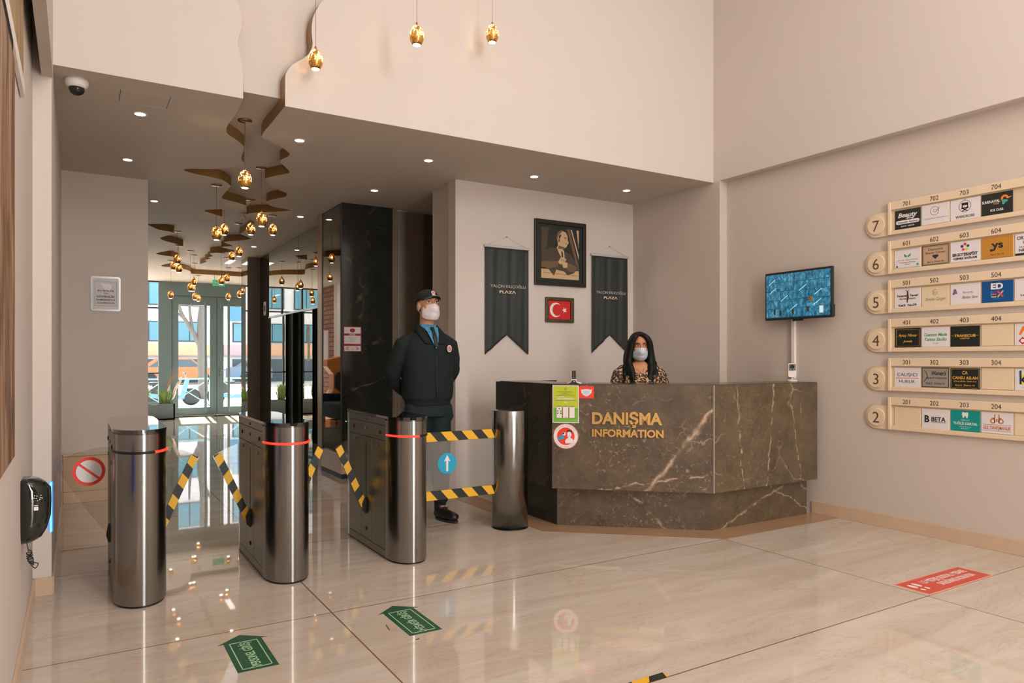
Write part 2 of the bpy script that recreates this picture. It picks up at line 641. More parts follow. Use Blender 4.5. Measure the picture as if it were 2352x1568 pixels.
    def mesh(self, name):
        me = bpy.data.meshes.new(name)
        me.from_pydata(self.v, [], self.f)
        for m in self.mats:
            me.materials.append(m)
        me.polygons.foreach_set('material_index', self.mi)
        me.polygons.foreach_set('use_smooth', self.sm)
        me.update()
        return me

    def build(self, name, parent=None, mods=None):
        """vertices are world coordinates; shifted into the parent's space"""
        if parent is not None and parent.name in ORG:
            inv = ORG[parent.name].inverted()
            self.v = [tuple(inv @ Vector(p)) for p in self.v]
        me = self.mesh(name)
        o = bpy.data.objects.new(name, me)
        COL.objects.link(o)
        if parent is not None:
            o.parent = parent
            ORG[o.name] = ORG.get(parent.name, Matrix.Identity(4))
        return o

    def fuse(self, name, parent=None, voxel=.006, smooth=4, fac=.5, m=None):
        """one continuous skin around all the pieces"""
        if parent is not None and parent.name in ORG:
            inv = ORG[parent.name].inverted()
            self.v = [tuple(inv @ Vector(p)) for p in self.v]
        me = self.mesh(name)
        o = bpy.data.objects.new(name, me)
        COL.objects.link(o)
        r = o.modifiers.new('r', 'REMESH')
        r.mode = 'VOXEL'
        r.voxel_size = voxel
        r.use_smooth_shade = True
        if smooth:
            s = o.modifiers.new('s', 'SMOOTH')
            s.iterations = smooth
            s.factor = fac
        dg = bpy.context.evaluated_depsgraph_get()
        me2 = bpy.data.meshes.new_from_object(o.evaluated_get(dg))
        o.modifiers.clear()
        o.data = me2
        me2.name = name
        me2.materials.clear()
        me2.materials.append(m or self.mats[0])
        me2.polygons.foreach_set('material_index', [0]*len(me2.polygons))
        if parent is not None:
            o.parent = parent
            ORG[o.name] = ORG.get(parent.name, Matrix.Identity(4))
        return o


ORG = {}


def tag(o, label=None, cat=None, group=None, kind=None):
    if label:
        o['label'] = label
    if cat:
        o['category'] = cat
    if group:
        o['group'] = group
    if kind:
        o['kind'] = kind
    return o


def thing(name, loc, label, cat, group=None, kind=None, M=None):
    o = bpy.data.objects.new(name, None)
    COL.objects.link(o)
    if M is None:
        M = Matrix.Translation(loc)
    o.matrix_world = M
    o.empty_display_size = .1
    ORG[o.name] = M.copy()
    return tag(o, label, cat, group, kind)


def single(mb, name, loc, label, cat, group=None):
    """a thing that is one mesh, its origin at loc"""
    M = Matrix.Translation(loc)
    inv = M.inverted()
    mb.v = [tuple(inv @ Vector(p)) for p in mb.v]
    o = mb.build(name)
    o.matrix_world = M
    return tag(o, label, cat, group)


def struct(name, mb, parent=None):
    o = mb.build(name, parent)
    if parent is None:
        o['kind'] = 'structure'
    return o


def frame(origin, x, y):
    x, y = Vector(x).normalized(), Vector(y).normalized()
    z = x.cross(y)
    M = Matrix((x, y, z)).transposed().to_4x4()
    M.translation = Vector(origin)
    return M


def smooth_chain(P, sub=3, closed=False):
    out = []
    n = len(P)
    for i in range(n if closed else n-1):
        p0 = P[(i-1) % n] if (i > 0 or closed) else P[i]
        p1, p2 = P[i], P[(i+1) % n]
        p3 = P[(i+2) % n] if (i < n-2 or closed) else p2
        for k in range(sub):
            t = k/sub
            out.append(tuple(.5*((2*b)+(-a+c)*t+(2*a-5*b+4*c-d)*t*t+(-a+3*b-3*c+d)*t**3) for a, b, c, d in zip(p0, p1, p2, p3)))
    if not closed:
        out.append(tuple(P[-1]))
    return out


# ------------------------------------------------------------------ the room
ZS, YF, XR, XP, XL = 2.98, 4.87, 5.312, 5.215, -0.205
ZT = 5.6
struct('floor', MB().box(-.6, 5.6, -3.7, 17.6, -.15, 0, FLOOR))

# marble border in the floor around the reception counter (flush inlay)
bd = MB()
for p in ([(2.987, 4.483), (3.972, 3.612), (4.09, 3.86), (3.215, 4.62)],
          [(3.972, 3.612), (5.312, 3.612), (5.312, 3.86), (4.09, 3.86)],
          [(2.987, 4.483), (3.215, 4.62), (3.215, 6.02), (2.987, 6.02)]):
    bd.prism(p, -.01, .0012, TAN_M)
struct('trim_1', bd)

# right wall: recessed lower field, pier beyond it, wall above the ledge
struct('wall_right', MB().box(XR, XR+.25, -3.7, 4.79, 0, ZS+.005, WALLR))
struct('wall_right_upper', MB().box(XP, XR+.25, -3.7, 6.2, ZS+.005, ZT, WALL))
struct('wall_right_pier', MB().box(XP, XR+.25, 4.79, 6.2, 0, ZS+.005, WALLR))
struct('baseboard_right', MB().box(XR-.013, XR+.01, -3.7, 3.86, 0, .1, BEIGE_M, .002))
# front wall over the soffit with its wavy cut-out, in front of a recessed gold-edged channel
Lc = [(.87, 5.6), (.93, 5.25), (.86, 4.85), (.80, 4.45), (.91, 4.1), (.85, 3.8), (.885, 3.609), (.909, 3.53), (.914, 3.447), (.896, 3.372), (.888, 3.328), (.906, 3.248), (.92, 3.153), (.922, 3.054)]
Rc = [(1.9, 5.6), (1.75, 5.2), (1.88, 4.8), (1.7, 4.4), (1.78, 4.1), (1.6, 3.85), (1.452, 3.756), (1.401, 3.683), (1.371, 3.601), (1.365, 3.511), (1.371, 3.439), (1.353, 3.375), (1.303, 3.32), (1.231, 3.261), (1.194, 3.201), (1.188, 3.165)]
Ls = smooth_chain(Lc, 5)+[(.922, ZS)]
Rs = smooth_chain(Rc, 5)+[(1.188, ZS)]
FM = frame((0, YF, 0), (1, 0, 0), (0, 0, 1))
fw = MB(FM)
fw.prism([(-.6, ZS+.0008), (.922, ZS+.0008)]+Ls[::-1]+[(-.6, ZT)], -.13, 0, WALL)
fw.prism([(1.188, ZS+.0008), (XP, ZS+.0008), (XP, ZT)]+Rs, -.13, 0, WALL)
struct('wall_front', fw)
ed = MB(FM)
for ch in (Ls, Rs):
    for (a, b) in zip(ch, ch[1:]):
        sg = .001 if ch is Ls else -.001
        ed.add([(a[0]+sg, a[1], -.128), (b[0]+sg, b[1], -.128), (b[0]+sg, b[1], -.004), (a[0]+sg, a[1], -.004)], [[0, 1, 2, 3]], GOLDP, True)
struct('trim_2', ed)
struct('wall_front_recess', MB().box(-.6, 3.0, 5.0, 5.1, 3.0712, ZT, WALL))

# soffit over the gates, with the wavy recess running back to the entrance
slotL = [(.922, YF), (.938, 5.19), (.931, 5.47), (.943, 5.61), (.972, 5.71), (1.039, 5.805), (1.113, 5.928), (1.145, 6.017), (1.17, 6.232), (1.189, 6.365), (1.235, 6.489), (1.217, 6.605), (1.066, 6.804), (.854, 6.922), (.819, 7.009), (.921, 7.089), (1.071, 7.145), (1.177, 7.202), (1.268, 7.369), (1.289, 7.455), (1.288, 7.877), (1.304, 8.018), (1.378, 8.089), (1.473, 8.151), (1.578, 8.251), (1.596, 8.307), (1.588, 8.459), (1.277, 8.718), (1.249, 8.825), (1.304, 8.901), (1.448, 9.05), (1.48, 9.131), (1.46, 9.59), (1.16, 9.79), (.77, 10.04), (.77, 10.11), (.92, 10.41), (1.07, 10.5), (1.12, 10.66), (1.0, 11.08), (1.07, 11.33), (1.25, 11.57), (1.37, 11.79), (1.23, 12.35), (1.08, 12.8), (1.23, 12.98), (1.39, 13.11), (1.5, 13.6), (1.3, 14.42), (1.49, 14.58), (1.71, 14.74), (1.88, 15.09), (1.94, 15.5)]
slotR = [(1.188, YF), (1.19, 5.24), (1.197, 5.629), (1.305, 5.747), (1.435, 5.886), (1.506, 6.028), (1.48, 6.213), (1.501, 6.302), (1.621, 6.523), (1.645, 6.62), (1.582, 6.746), (1.512, 6.907), (1.518, 6.964), (1.584, 7.144), (1.719, 7.33), (1.828, 7.44), (1.855, 7.608), (1.791, 7.76), (1.745, 7.905), (1.762, 8.015), (1.855, 8.167), (2.05, 8.249), (2.07, 8.299), (1.912, 8.486), (1.71, 8.701), (1.747, 8.967), (1.873, 9.197), (1.897, 9.397), (1.896, 10.099), (1.901, 10.222), (2.1, 10.54), (1.94, 10.84), (1.82, 11.05), (2.01, 11.34), (1.87, 11.55), (2.14, 11.89), (1.83, 12.31), (1.92, 12.62), (1.87, 12.82), (1.93, 12.96), (1.88, 13.23), (1.94, 13.44), (1.9, 13.97), (2.3, 14.3), (3.1, 14.5), (3.1, 15.5)]
sL, sR = smooth_chain(slotL, 3), smooth_chain(slotR, 3)
cm = MB()
ye = YF+.0006
sL2, sR2 = [(x, max(y, ye)) for x, y in sL], [(x, max(y, ye)) for x, y in sR]
cm.prism([(-.6, ye)]+sL2+sR2[::-1]+[(XP, ye), (XP, 17.6), (-.6, 17.6)], ZS, ZS+.03, SOFF)
struct('ceiling', cm)
struct('ceiling_recess', MB().box(-.6, XP, YF+.1305, 17.6, ZS+.0905, ZS+.14, SOFF))
se = MB()
for ch, sg in ((sL, 1), (sR, -1)):
    for a, b in zip(ch, ch[1:]):
        dx, dy = b[0]-a[0], b[1]-a[1]
        L = math.hypot(dx, dy) or 1
        ox, oy = dy/L*.0015*sg, -dx/L*.0015*sg
        se.add([(a[0]+ox, a[1]+oy, ZS+.001), (b[0]+ox, b[1]+oy, ZS+.001), (b[0]+ox, b[1]+oy, ZS+.09), (a[0]+ox, a[1]+oy, ZS+.09)], [[0, 1, 2, 3]], GOLDP, True)
se.add([(1.94, 15.498, ZS), (3.1, 15.498, ZS), (3.1, 15.498, ZS+.09), (1.94, 15.498, ZS+.09)], [[0, 1, 2, 3]], GOLDP)
struct('trim_3', se)
struct('ceiling_atrium', MB().box(-.6, XR+.25, -3.7, 5.1, ZT, ZT+.1, WALL))

# left wall, the pier beside the gates and the overhang above
struct('wall_left', MB().box(-.6, XL, -3.7, 4.69, 0, ZT, WALL))
struct('wall_left_pier', MB().box(-.6, -.118, 4.69, 7.56, 0, ZS, WALL))
struct('wall_left_overhang', MB().box(-.6, -.118, 4.69, 5.0, ZS, ZT, WALL))
struct('ceiling_ledge', MB().box(-.165, -.112, .4, 4.69, 2.845, 3.9, SOFF))
struct('baseboard_left', MB().box(XL, XL+.012, -3.7, 4.69, 0, .1, BEIGE_M, .002).box(XL, -.112, 4.678, 4.69, 0, .1, BEIGE_M, .002).box(-.118, -.106, 4.69, 7.53, 0, .1, BEIGE_M, .002))
struct('wall_back_pier', MB().box(-.6, .575, 7.56, 7.9, 0, ZS, WALLR))
struct('trim_4', MB().box(-.106, .59, 7.53, 7.56, .0, .1, BEIGE_M, .003).box(-.106, .583, 7.545, 7.56, .1, .42, BEIGE_M, .004).box(-.106, .59, 7.53, 7.56, .42, .445, BEIGE_M, .004))
# entrance hall, left side: plain wall then bricks
struct('wall_hall_left', MB().box(-.6, -.13, 7.9, 15.9, 0, ZS, WHITE))
struct('wall_brick', MB().box(-.6, -.13, 16.0, 17.35, 0, ZS, BRICK))
struct('trim_5', MB().box(-.6, -.115, 15.9, 16.0, 0, ZS, WHITE))
# right side of the hall
bp = MB()
bp.box(2.448, 3.024, 7.56, 8.25, .26, ZS, BLKM)
struct('wall_black_marble', bp)
struct('baseboard_black_marble', MB().box(2.436, 3.03, 7.545, 8.27, 0, .05, BLK).box(2.43, 3.035, 7.54, 8.27, .05, .235, BEIGE_M, .004).box(2.42, 3.04, 7.53, 8.27, .235, .26, BEIGE_M, .004))
pm = thing('mirror_panel', (2.445, 7.9, .26), 'tall dark tinted mirror on the side of the black marble pier', 'mirror')
MB().box(2.440, 2.448, 7.60, 8.24, .28, ZS-.02, MIRD).build('mirror_glass', pm)
MB().box(2.436, 2.449, 8.24, 8.27, .26, ZS-.005, BLK).box(2.436, 2.449, 7.56, 7.575, .26, ZS-.005, BLK).build('edge_strip', pm)
struct('trim_6', MB().box(3.022, 3.036, 7.55, 7.57, 0, ZS, BRONZE).box(3.036, 3.1, 7.6, 7.62, 0, ZS, PILL))
pillar_p = MB().box(2.44, 2.62, 8.29, 8.46, 0, ZS, BRONZE, .004)
struct('wall_slim_post', pillar_p)
struct('wall_hall_right', MB().box(2.66, 3.0, 8.25, 13.0, 0, ZS, BLKM))
struct('wall_brown_pillar', MB().box(2.432, 2.66, 12.45, 12.98, 0, ZS, PILL))
mp = thing('mirror_panel', (2.43, 12.7, 0), 'mirror strip on the corridor side of the brown stone pillar near the doors', 'mirror')
MB().box(2.424, 2.432, 12.46, 12.98, .02, ZS-.01, MIRR).build('mirror_glass', mp)
struct('wall_dark_return', MB().box(2.625, 2.66, 11.68, 12.45, 1.92, ZS, BLKM).box(2.625, 2.66, 11.68, 12.45, 0, 1.92, BLKG))
# lift front: mirrored header and mirrored door panels along the right of the hall
lf = thing('lift_front', (2.62, 9.9, 0), 'mirrored lift front with dark door openings along the right of the entrance hall', 'lift')
MB().box(2.60, 2.66, 8.46, 9.93, 1.95, ZS-.01, MIRR).build('header_mirror', lf)
MB().box(2.60, 2.66, 9.94, 11.68, 1.95, ZS-.01, MIRR).build('header_mirror', lf)
MB().box(2.615, 2.66, 10.7, 11.68, .02, 1.94, MIRR).build('door_mirror', lf)
MB().box(2.615, 2.66, 9.30, 9.82, .02, 1.94, MIRR).build('door_mirror', lf)
MB().box(2.65, 2.66, 8.46, 9.30, 0, 1.95, BLKMT).build('lift_door', lf)
MB().box(2.65, 2.66, 9.82, 10.7, 0, 1.95, BLKMT).build('lift_door', lf)
MB().box(2.60, 2.66, 9.81, 9.83, 0, 1.95, BLKMT).build('door_jamb', lf)
MB().box(2.6, 2.66, 10.25, 10.27, 0, 1.95, DARKM).build('door_jamb', lf)
MB().box(2.59, 2.60, 8.46, 11.68, 1.93, 1.955, STEEL).build('header_rail', lf)
cs = thing('call_sign', (2.624, 12.1, 2.1), 'small white sign with a blue square on the dark panel beside the lift', 'sign')
MB().box(2.621, 2.625, 12.0, 12.17, 2.0, 2.22, WHT).build('plate', cs)
MB().box(2.619, 2.621, 12.04, 12.13, 2.06, 2.16, mat('sign_blue', srgb(40, 80, 170))).build('symbol', cs)

# back wall behind the counter, its return, and the niche with the service lift
struct('wall_back', MB().box(3.04, XP, 6.03, 6.18, 0, ZS, WALL))
struct('wall_niche_side', MB().box(3.07, 3.2, 6.18, 6.6, 0, ZS, WALL))
struct('wall_niche', MB().box(3.0, XP, 7.62, 7.8, 0, ZS, WALLR))
struct('wall_niche_right', MB().box(4.3, 4.4, 6.18, 7.62, 0, ZS, SOFF))
nd = thing('door_panel', (3.4, 7.6, 0), 'satin metal lift door in the niche behind the guard', 'door')
MB().box(3.1, 3.42, 7.585, 7.617, 0, 2.96, mat('satin_beige_metal', srgb(150, 136, 120), rough=.35, metal=.5), .003).build('leaf', nd)
MB().box(3.425, 4.28, 7.585, 7.617, 0, 2.96, mat('satin_metal_dark_reflection', srgb(88, 80, 66), rough=.45, metal=.2), .003).build('leaf', nd)  # dark colour stands in for the dark reflection on this leaf
MB().box(3.42, 3.426, 7.58, 7.617, 0, 1.62, mat('pale_seal', srgb(190, 196, 188))).box(3.43, 4.28, 7.583, 7.59, 1.63, 1.64, STEELD).build('seal', nd)

# wall behind the camera with its tall window
wb = MB()
wb.box(-.6, 1.65, -3.7, -3.5, 0, ZT, WALLB).box(2.65, XR+.25, -3.7, -3.5, 0, ZT, WALLB)
wb.box(1.65, 2.65, -3.7, -3.5, 4.8, ZT, WALLB)
struct('wall_entry', wb)
wf = MB()
for x in (1.65, 2.12, 2.61):
    wf.box(x, x+.04, -3.62, -3.56, 0, 4.8, FACG)
for z in (0, 2.4, 4.76):
    wf.box(1.65, 2.65, -3.62, -3.56, z, z+.04, FACG)
win = struct('window_1', wf)

# entrance facade
YG = 17.3
fc = MB()
FX = lambda a, b, c, d, m=FACG: fc.box(a, b, YG, YG+.12, c, d, m)
FX(1.52, 1.785, 0, ZS)
FX(1.785, 3.62, 2.655, ZS)
fc.box(2.70, 2.717, YG+.095, YG+.12, 0, 2.7, FACD).box(1.78, 1.8, YG+.095, YG+.12, 0, 2.7, FACD).box(3.59, 3.63, YG+.095, YG+.12, 0, 2.7, FACD)
FX(3.62, 3.75, 0, ZS)
struct('wall_facade', fc)
struct('wall_facade_side', MB().box(3.75, XP, 17.3, 17.6, 0, ZS, WHITE))
struct('wall_hall_end', MB().box(3.6, 3.7, 13.0, 17.3, 0, ZS, WHITE))
struct('wall_hall_cross', MB().box(3.0, 3.7, 12.9, 13.0, 0, ZS, WHITE))
wn = MB()
for x in (-.13, .55, 1.02):
    wn.box(x, x+.035, YG+.02, YG+.1, 0, ZS, FACD)
for z in (0, .96, 2.38, ZS-.03):
    wn.box(-.13, 1.52, YG+.02, YG+.1, z, z+.03, FACD)
w2 = struct('window_2', wn)
MB().box(-.1, 1.52, YG+.055, YG+.06, .03, ZS-.03, GLASS).build('pane', w2)


def door(x0, x1, gx0, gx1, pull, name):
    d = MB()
    y0, y1 = YG+.02, YG+.09
    d.box(x0+.004, gx0, y0, y1, .02, 2.66, FACG).box(gx1, x1-.004, y0, y1, .02, 2.66, FACG)
    d.box(gx0, gx1, y0, y1, .02, .2, FACG).box(gx0, gx1, y0, y1, 2.48, 2.66, FACG)
    o = struct(name, d)
    MB().box(gx0-.01, gx1+.01, YG+.05, YG+.056, .19, 2.49, GLASS).build('pane', o)
    p = MB().cyl((pull, YG-.06, 0), .027, .1, 2.6, FACG, 16)
    for z in (.35, 2.3):
        p.cyl((pull, YG-.06, z), .012, -.1, 0, FACG, 10, 'y')
    p.build('pull_bar', o)
    return o


door(1.785, 2.705, 1.916, 2.568, 2.46, 'door_1')
d2 = door(2.712, 3.6, 2.853, 3.40, 2.95, 'door_2')
MB().tube([(2.77, YG-.0, 1.02), (2.77, YG-.05, 1.02), (2.80, YG-.06, 1.03), (2.88, YG-.055, 1.035)], .011, STEEL).cyl((2.77, YG+.01, 1.02), .028, 0, .02, STEEL, 20, 'y').cyl((2.77, YG+.01, .92), .022, 0, .015, STEEL, 20, 'y').build('lever_handle', d2)
struct('trim_7', MB().box(1.78, 1.79, YG-.004, YG, 0, 2.68, FACD).box(1.78, 3.62, YG-.004, YG, 2.67, 2.682, FACD).box(1.78, 3.62, YG-.004, YG, 0, .02, BLK))

# ------------------------------------------------------------------ reception counter
V1, V2, F1, F2 = (4.01, 3.74), (3.11, 4.53), (4.09, 3.84), (3.205, 4.6)
ct = thing('reception_counter', (3.9, 4.3, 0), 'brown veined marble reception counter with angled front and gold lettering', 'counter')
XE = XR-.002


def panel(name, a, b, z0, z1, th, m, parent=ct):
    d = Vector((b[0]-a[0], b[1]-a[1], 0)).normalized()
    n = Vector((-d.y, d.x, 0))
    q = [(a[0], a[1]), (b[0], b[1]), (b[0]+n.x*th, b[1]+n.y*th), (a[0]+n.x*th, a[1]+n.y*th)]
    return MB().prism(q, z0, z1, m).build(name, parent)


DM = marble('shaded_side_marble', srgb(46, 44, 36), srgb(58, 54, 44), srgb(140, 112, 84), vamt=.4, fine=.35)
panel('front_panel', V2, V1, .305, 1.10, .03, EMP)
panel('front_panel', V1, (XP-.003, V1[1]), .305, 1.10, .03, EMP2)
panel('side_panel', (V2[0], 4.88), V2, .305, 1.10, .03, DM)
panel('side_panel', (V2[0], 5.36), (V2[0], 4.883), .305, 1.10, .03, BLKM)
panel('end_panel', (V2[0]+.62, 5.36), (V2[0], 5.36), .0, 1.10, -.03, BLKM)
panel('plinth', F2, F1, 0, .305, .03, EMP)
panel('plinth', F1, (XP-.003, F1[1]), 0, .305, .03, EMP2)
panel('plinth', (F2[0], 5.36), F2, 0, .305, .03, BLKM)
MB().prism([(V2[0]+.005, V2[1]+.003), (V1[0]+.002, V1[1]+.005), (XP-.003, V1[1]+.005), (XP-.003, V1[1]+.33), (V1[0]+.13, V1[1]+.33), (V2[0]+.34, V2[1]+.14), (V2[0]+.34, 5.33), (V2[0]+.005, 5.33)], 1.085, 1.105, mat('counter_cap', srgb(70, 62, 50), rough=.2)).build('counter_top', ct)
MB().prism([(V2[0]+.1, V2[1]+.1), (V1[0]+.06, V1[1]+.1), (XP-.003, V1[1]+.1), (XP-.003, V1[1]+.45), (V1[0]+.2, V1[1]+.45), (V2[0]+.5, V2[1]+.2), (V2[0]+.5, 5.3), (V2[0]+.1, 5.3)], .72, .75, BEIGE_M).build('desk_top', ct)
MB().prism([(V1[0]-.006, V1[1]-.002), (V1[0]+.003, V1[1]-.006), (V1[0]+.006, V1[1]+.004), (V1[0]-.002, V1[1]+.006)], .305, 1.10, mat('pale_joint', srgb(150, 138, 122))).build('corner_joint', ct)
CF = frame((V2[0], V2[1], 0), (V1[0]-V2[0], V1[1]-V2[1], 0), (0, 0, 1))
MB(CF).text('DANIŞMA', .565, .850, .088, GOLD, z=.003, d=.012, bold=1.9, w=.52).text('INFORMATION', .57, .738, .057, GOLD, z=.003, d=.012, bold=1.9, w=.53).build('lettering', ct)


def sticker(name, M, label, cat, body, group=None):
    """body(mb) draws the print; first call makes the sheet"""
    t = thing(name, M.translation, label, cat, group, M=Matrix.Translation(M.translation))
    for pname, fn in body:
        mb = MB(M)
        fn(mb)
        mb.build(pname, t)
    return t


def at(M, x, y, z=0.0):
    return M @ Matrix.Translation((x, y, z))


# green notice, red mask sticker, round sticker on the counter front
LIME = mat('lime_print', srgb(186, 196, 44), rough=.5)
GRASS = mat('green_print', srgb(110, 178, 62), rough=.5)
OLI = mat('olive_ink', srgb(120, 128, 40), rough=.6)


def green_print(b):
    b.rect(-.094, .094, -.137, .137, .0012, LIME)
    b.rect(-.094, .094, -.137, -.03, .0018, GRASS)
    b.ring(0, .115, .006, .009, .0024, OLI)
    for k, (w, y) in enumerate(((.12, .093), (.03, .084), (.09, .076), (.14, .066), (.16, .028))):
        b.rect(-w/2, w/2, y-.0015, y+.0015, .0024, OLI)
    b.text('HAYAT EVE SIĞAR', -.045, .056, .006, WHT, z=.0024, bold=1)
    b.text('HES KODUNUZU', 0, .041, .012, WHT, z=.0024, bold=1.5, w=.13)
    b.text('ALIN', 0, .012, .009, WHT, z=.0024, bold=1.5)
    for x in (-.049, 0, .049):
        b.rrect(x-.022, x+.022, -.108, -.016, .004, .0024, .003, DRED)
        b.rrect(x-.0195, x+.0195, -.105, -.019, .003, .003, .0036, WHT)
        b.rect(x-.012, x+.012, -.020, -.016, .0038, BLK)
    for x, y in ((-.049, -.035), (-.06, -.053), (-.06, -.07), (-.037, -.053), (-.037, -.07)):
        b.disc(x, y, .005, .0038, GRNF, n=16)
    b.disc(0, -.097, .0025, .0038, BLK, n=10)


sticker('notice_sheet', at(CF, .104, .950, .001), 'lime green notice with three phone pictures on the counter corner', 'notice',
        [('sheet', lambda b: b.rect(-.1, .1, -.143, .143, 0, WHT, .001)), ('print', green_print)])
PALEB = mat('pale_blue_print', srgb(196, 222, 230), rough=.5)


def mask_print(b):
    b.prism([(-.04, .018), (-.02, .022), (0, .024), (.02, .022), (.04, .018), (.038, -.004), (.022, -.022), (0, -.032), (-.022, -.022), (-.038, -.004)], .001, .0016, WHT)
    b.prism([(-.031, .015), (0, .019), (.031, .015), (.028, -.006), (.016, -.02), (0, -.026), (-.016, -.02), (-.028, -.006)], .0018, .0022, PALEB)
    b.stroke([(-.04, .017), (-.045, .024)], .003, .0018, WHT).stroke([(.04, .017), (.045, .024)], .003, .0018, WHT)
    for y in (.008, 0, -.008):
        b.rect(-.022, .022, y-.0006, y+.0006, .0024, GREYI)


sticker('mask_sticker', at(CF, .262, 1.042, .001), 'small red rounded sticker with a white face mask, top of the counter front', 'sticker',
        [('sheet', lambda b: b.rrect(-.057, .057, -.046, .046, .008, 0, .001, RED)), ('print', mask_print)])


def temp_print(b):
    b.disc(0, 0, .067, .001, RED)
    b.ring(0, 0, .092, .095, .001, RED)
    for r, a0, a1, s in ((.081, 150, 30, 'ATEŞİNİZ ÖLÇÜLECEK'), (.081, 215, 325, 'LÜTFEN BEKLEYİNİZ')):
        n = len(s)
        for i, ch in enumerate(s):
            a = radians(a0+(a1-a0)*i/(n-1))
            up = a0 < 200
            b.text(ch, r*cos(a), r*sin(a), .009, GREYI, z=.001, rot=a-pi/2 if up else a+pi/2)
    hd = [(.028+.017*cos(t*pi/10), .018+.024*sin(t*pi/10)) for t in range(20)]
    b.prism(hd, .0018, .0024, WHT)
    b.prism([(.0, -.055), (-.006, -.035), (.004, -.02), (.018, -.012), (.018, -.0), (.036, -.0), (.038, -.012), (.052, -.02), (.058, -.03), (.045, -.05)], .0018, .0024, WHT)
    b.prism([(.008, .03), (.01, .046), (.03, .05), (.045, .044), (.049, .028), (.044, .018), (.040, .032), (.024, .036)], .0026, .003, BLK)
    b.rrect(.012, .034, -.005, .012, .004, .0026, .003, PALEB)
    b.prism([(-.062, -.018), (-.06, -.032), (-.03, -.022), (-.014, -.018), (-.01, .006), (-.022, .016), (-.034, .008)], .0018, .0024, CYAN)
    b.rrect(-.024, .0, .008, .03, .005, .0026, .003, WHT)
    b.disc(-.017, .022, .007, .0032, BLK, n=16)


sticker('round_sticker', at(CF, .105, .705, .001), 'round white and red sticker of a temperature check on the counter', 'sticker',
        [('sheet', lambda b: b.disc(0, 0, .096, 0, WHT, .001)), ('print', temp_print)])

# small things standing on the counter top
t = thing('web_camera', (5.13, 3.92, 1.105), 'small white camera on a round foot at the right end of the counter', 'camera')
c0 = (5.13, 3.92)
MB().lathe([(.0, 1.105), (.042, 1.105), (.042, 1.116), (.036, 1.121), (.012, 1.124), (.0, 1.124)], WHITE, (c0[0], c0[1], 0), 28).build('base', t)
MB().lathe([(.010, 1.12), (.009, 1.14), (.016, 1.15)], WHITE, (c0[0], c0[1], 0), 16).build('stem', t)
CM = frame((c0[0]-.016, c0[1]-.014, 1.2), (.70, -.71, 0), (0, 0, 1))
MB(CM).rrect(-.032, .032, -.058, .058, .012, -.03, .0, WHITE).build('housing', t)
MB(CM).rrect(-.028, .028, -.004, .052, .008, .0, .002, mat('grey_face', srgb(118, 116, 112))).build('face_plate', t)
MB(CM).lathe([(.0, .002), (.016, .002), (.016, .008), (.011, .009), (.010, .004), (0, .004)], BLK, (0, .03, 0), 24).disc(0, .002, .006, .002, BLK, .002, 16).build('lens', t)
t = thing('phone_dock', (3.30, 4.50, 1.105), 'small black handset upright on a white flared stand on the counter', 'handset')
PM = frame((3.28, 4.48, 1.105), (.78, -.62, 0), (0, 0, 1))
MB(PM).prism([(-.05, 0), (-.045, .006), (-.025, .014), (-.016, .034), (.016, .034), (.025, .014), (.055, .008), (.06, 0)], -.03, .03, WHITE).build('stand', t)
MB(PM).prism([(-.045, 0), (-.022, .01), (-.012, .027), (.012, .027), (.022, .008), (.045, 0)], .03, .034, BLK).disc(.002, .018, .004, .034, WHT, .001, 16).build('face', t)
MB(PM).box(-.015, .015, .032, .098, -.008, .010, BLK, .003).box(-.006, -.003, .04, .09, .0101, .0105, GREYI).build('body', t)

# ------------------------------------------------------------------ things on the wall behind the counter
BW = frame((0, 6.03, 0), (1, 0, 0), (0, 0, 1))


def banner(xc, zt, zb, znotch, where):
    t = thing('hanging_banner', (xc, 6.02, zt), 'dark grey swallowtail banner hanging '+where, 'banner', 'swallowtail banners behind the counter')
    hw = .245
    mb = MB()
    nx, nz = 24, 30
    for i in range(nx):
        for j in range(nz):
            q = []
            for a, b in ((i, j), (i+1, j), (i+1, j+1), (i, j+1)):
                u = a/nx
                x = -hw+2*hw*u
                bot = zb+(znotch-zb)*(1-abs(2*u-1))
                f = b/nz
                z = zt-.012+(bot-zt+.012)*f
                y = 6.012-.007*sin(u*21+xc*3)*(1-f*.5)-.004*sin(u*37+1+f*2)
                q.append((xc+x, y, z))
            mb.add(q, [[0, 1, 2, 3]], BLKW, True)
    c = mb.build('cloth', t)
    bmm = bmesh.new()
    bmm.from_mesh(c.data)
    bmesh.ops.remove_doubles(bmm, verts=bmm.verts, dist=.0002)
    bmm.to_mesh(c.data)
    bmm.free()
    sd = c.modifiers.new('s', 'SOLIDIFY')
    sd.thickness = .001
    MB().box(xc-hw-.012, xc+hw+.012, 6.0, 6.018, zt-.016, zt+.008, mat('bar_grey', srgb(190, 184, 182), rough=.4) if 'bar_grey' not in MATS else MATS['bar_grey'], .003).build('rail', t)
    MB().tube([(xc-hw-.006, 6.012, zt), (xc, 6.016, zt+.1), (xc+hw+.006, 6.012, zt)], .0016, WHT, 6).cyl((xc, 6.03, zt+.1), .004, 0, .018, DARKM, 10, 'y').build('cord', t)
    L = MB(at(BW, xc, 0, .03))
    L.text('YALÇIN KILIÇOĞLU', .005, 2.0, .028, mat('banner_letter', srgb(176, 168, 160)) if 'banner_letter' not in MATS else MATS['banner_letter'], w=.40, bold=.9)
    L.text('PLΛZΛ', .0, 1.945, .026, MATS['gold_letter'], bold=1.2, w=.185)
    L.build('lettering', t)
    for x in (-hw+.012, hw-.012):
        MB().cyl((xc+x, 6.003, zb+.02), .004, 0, .004, STEEL, 10, 'y').build('eyelet', t)
    return t


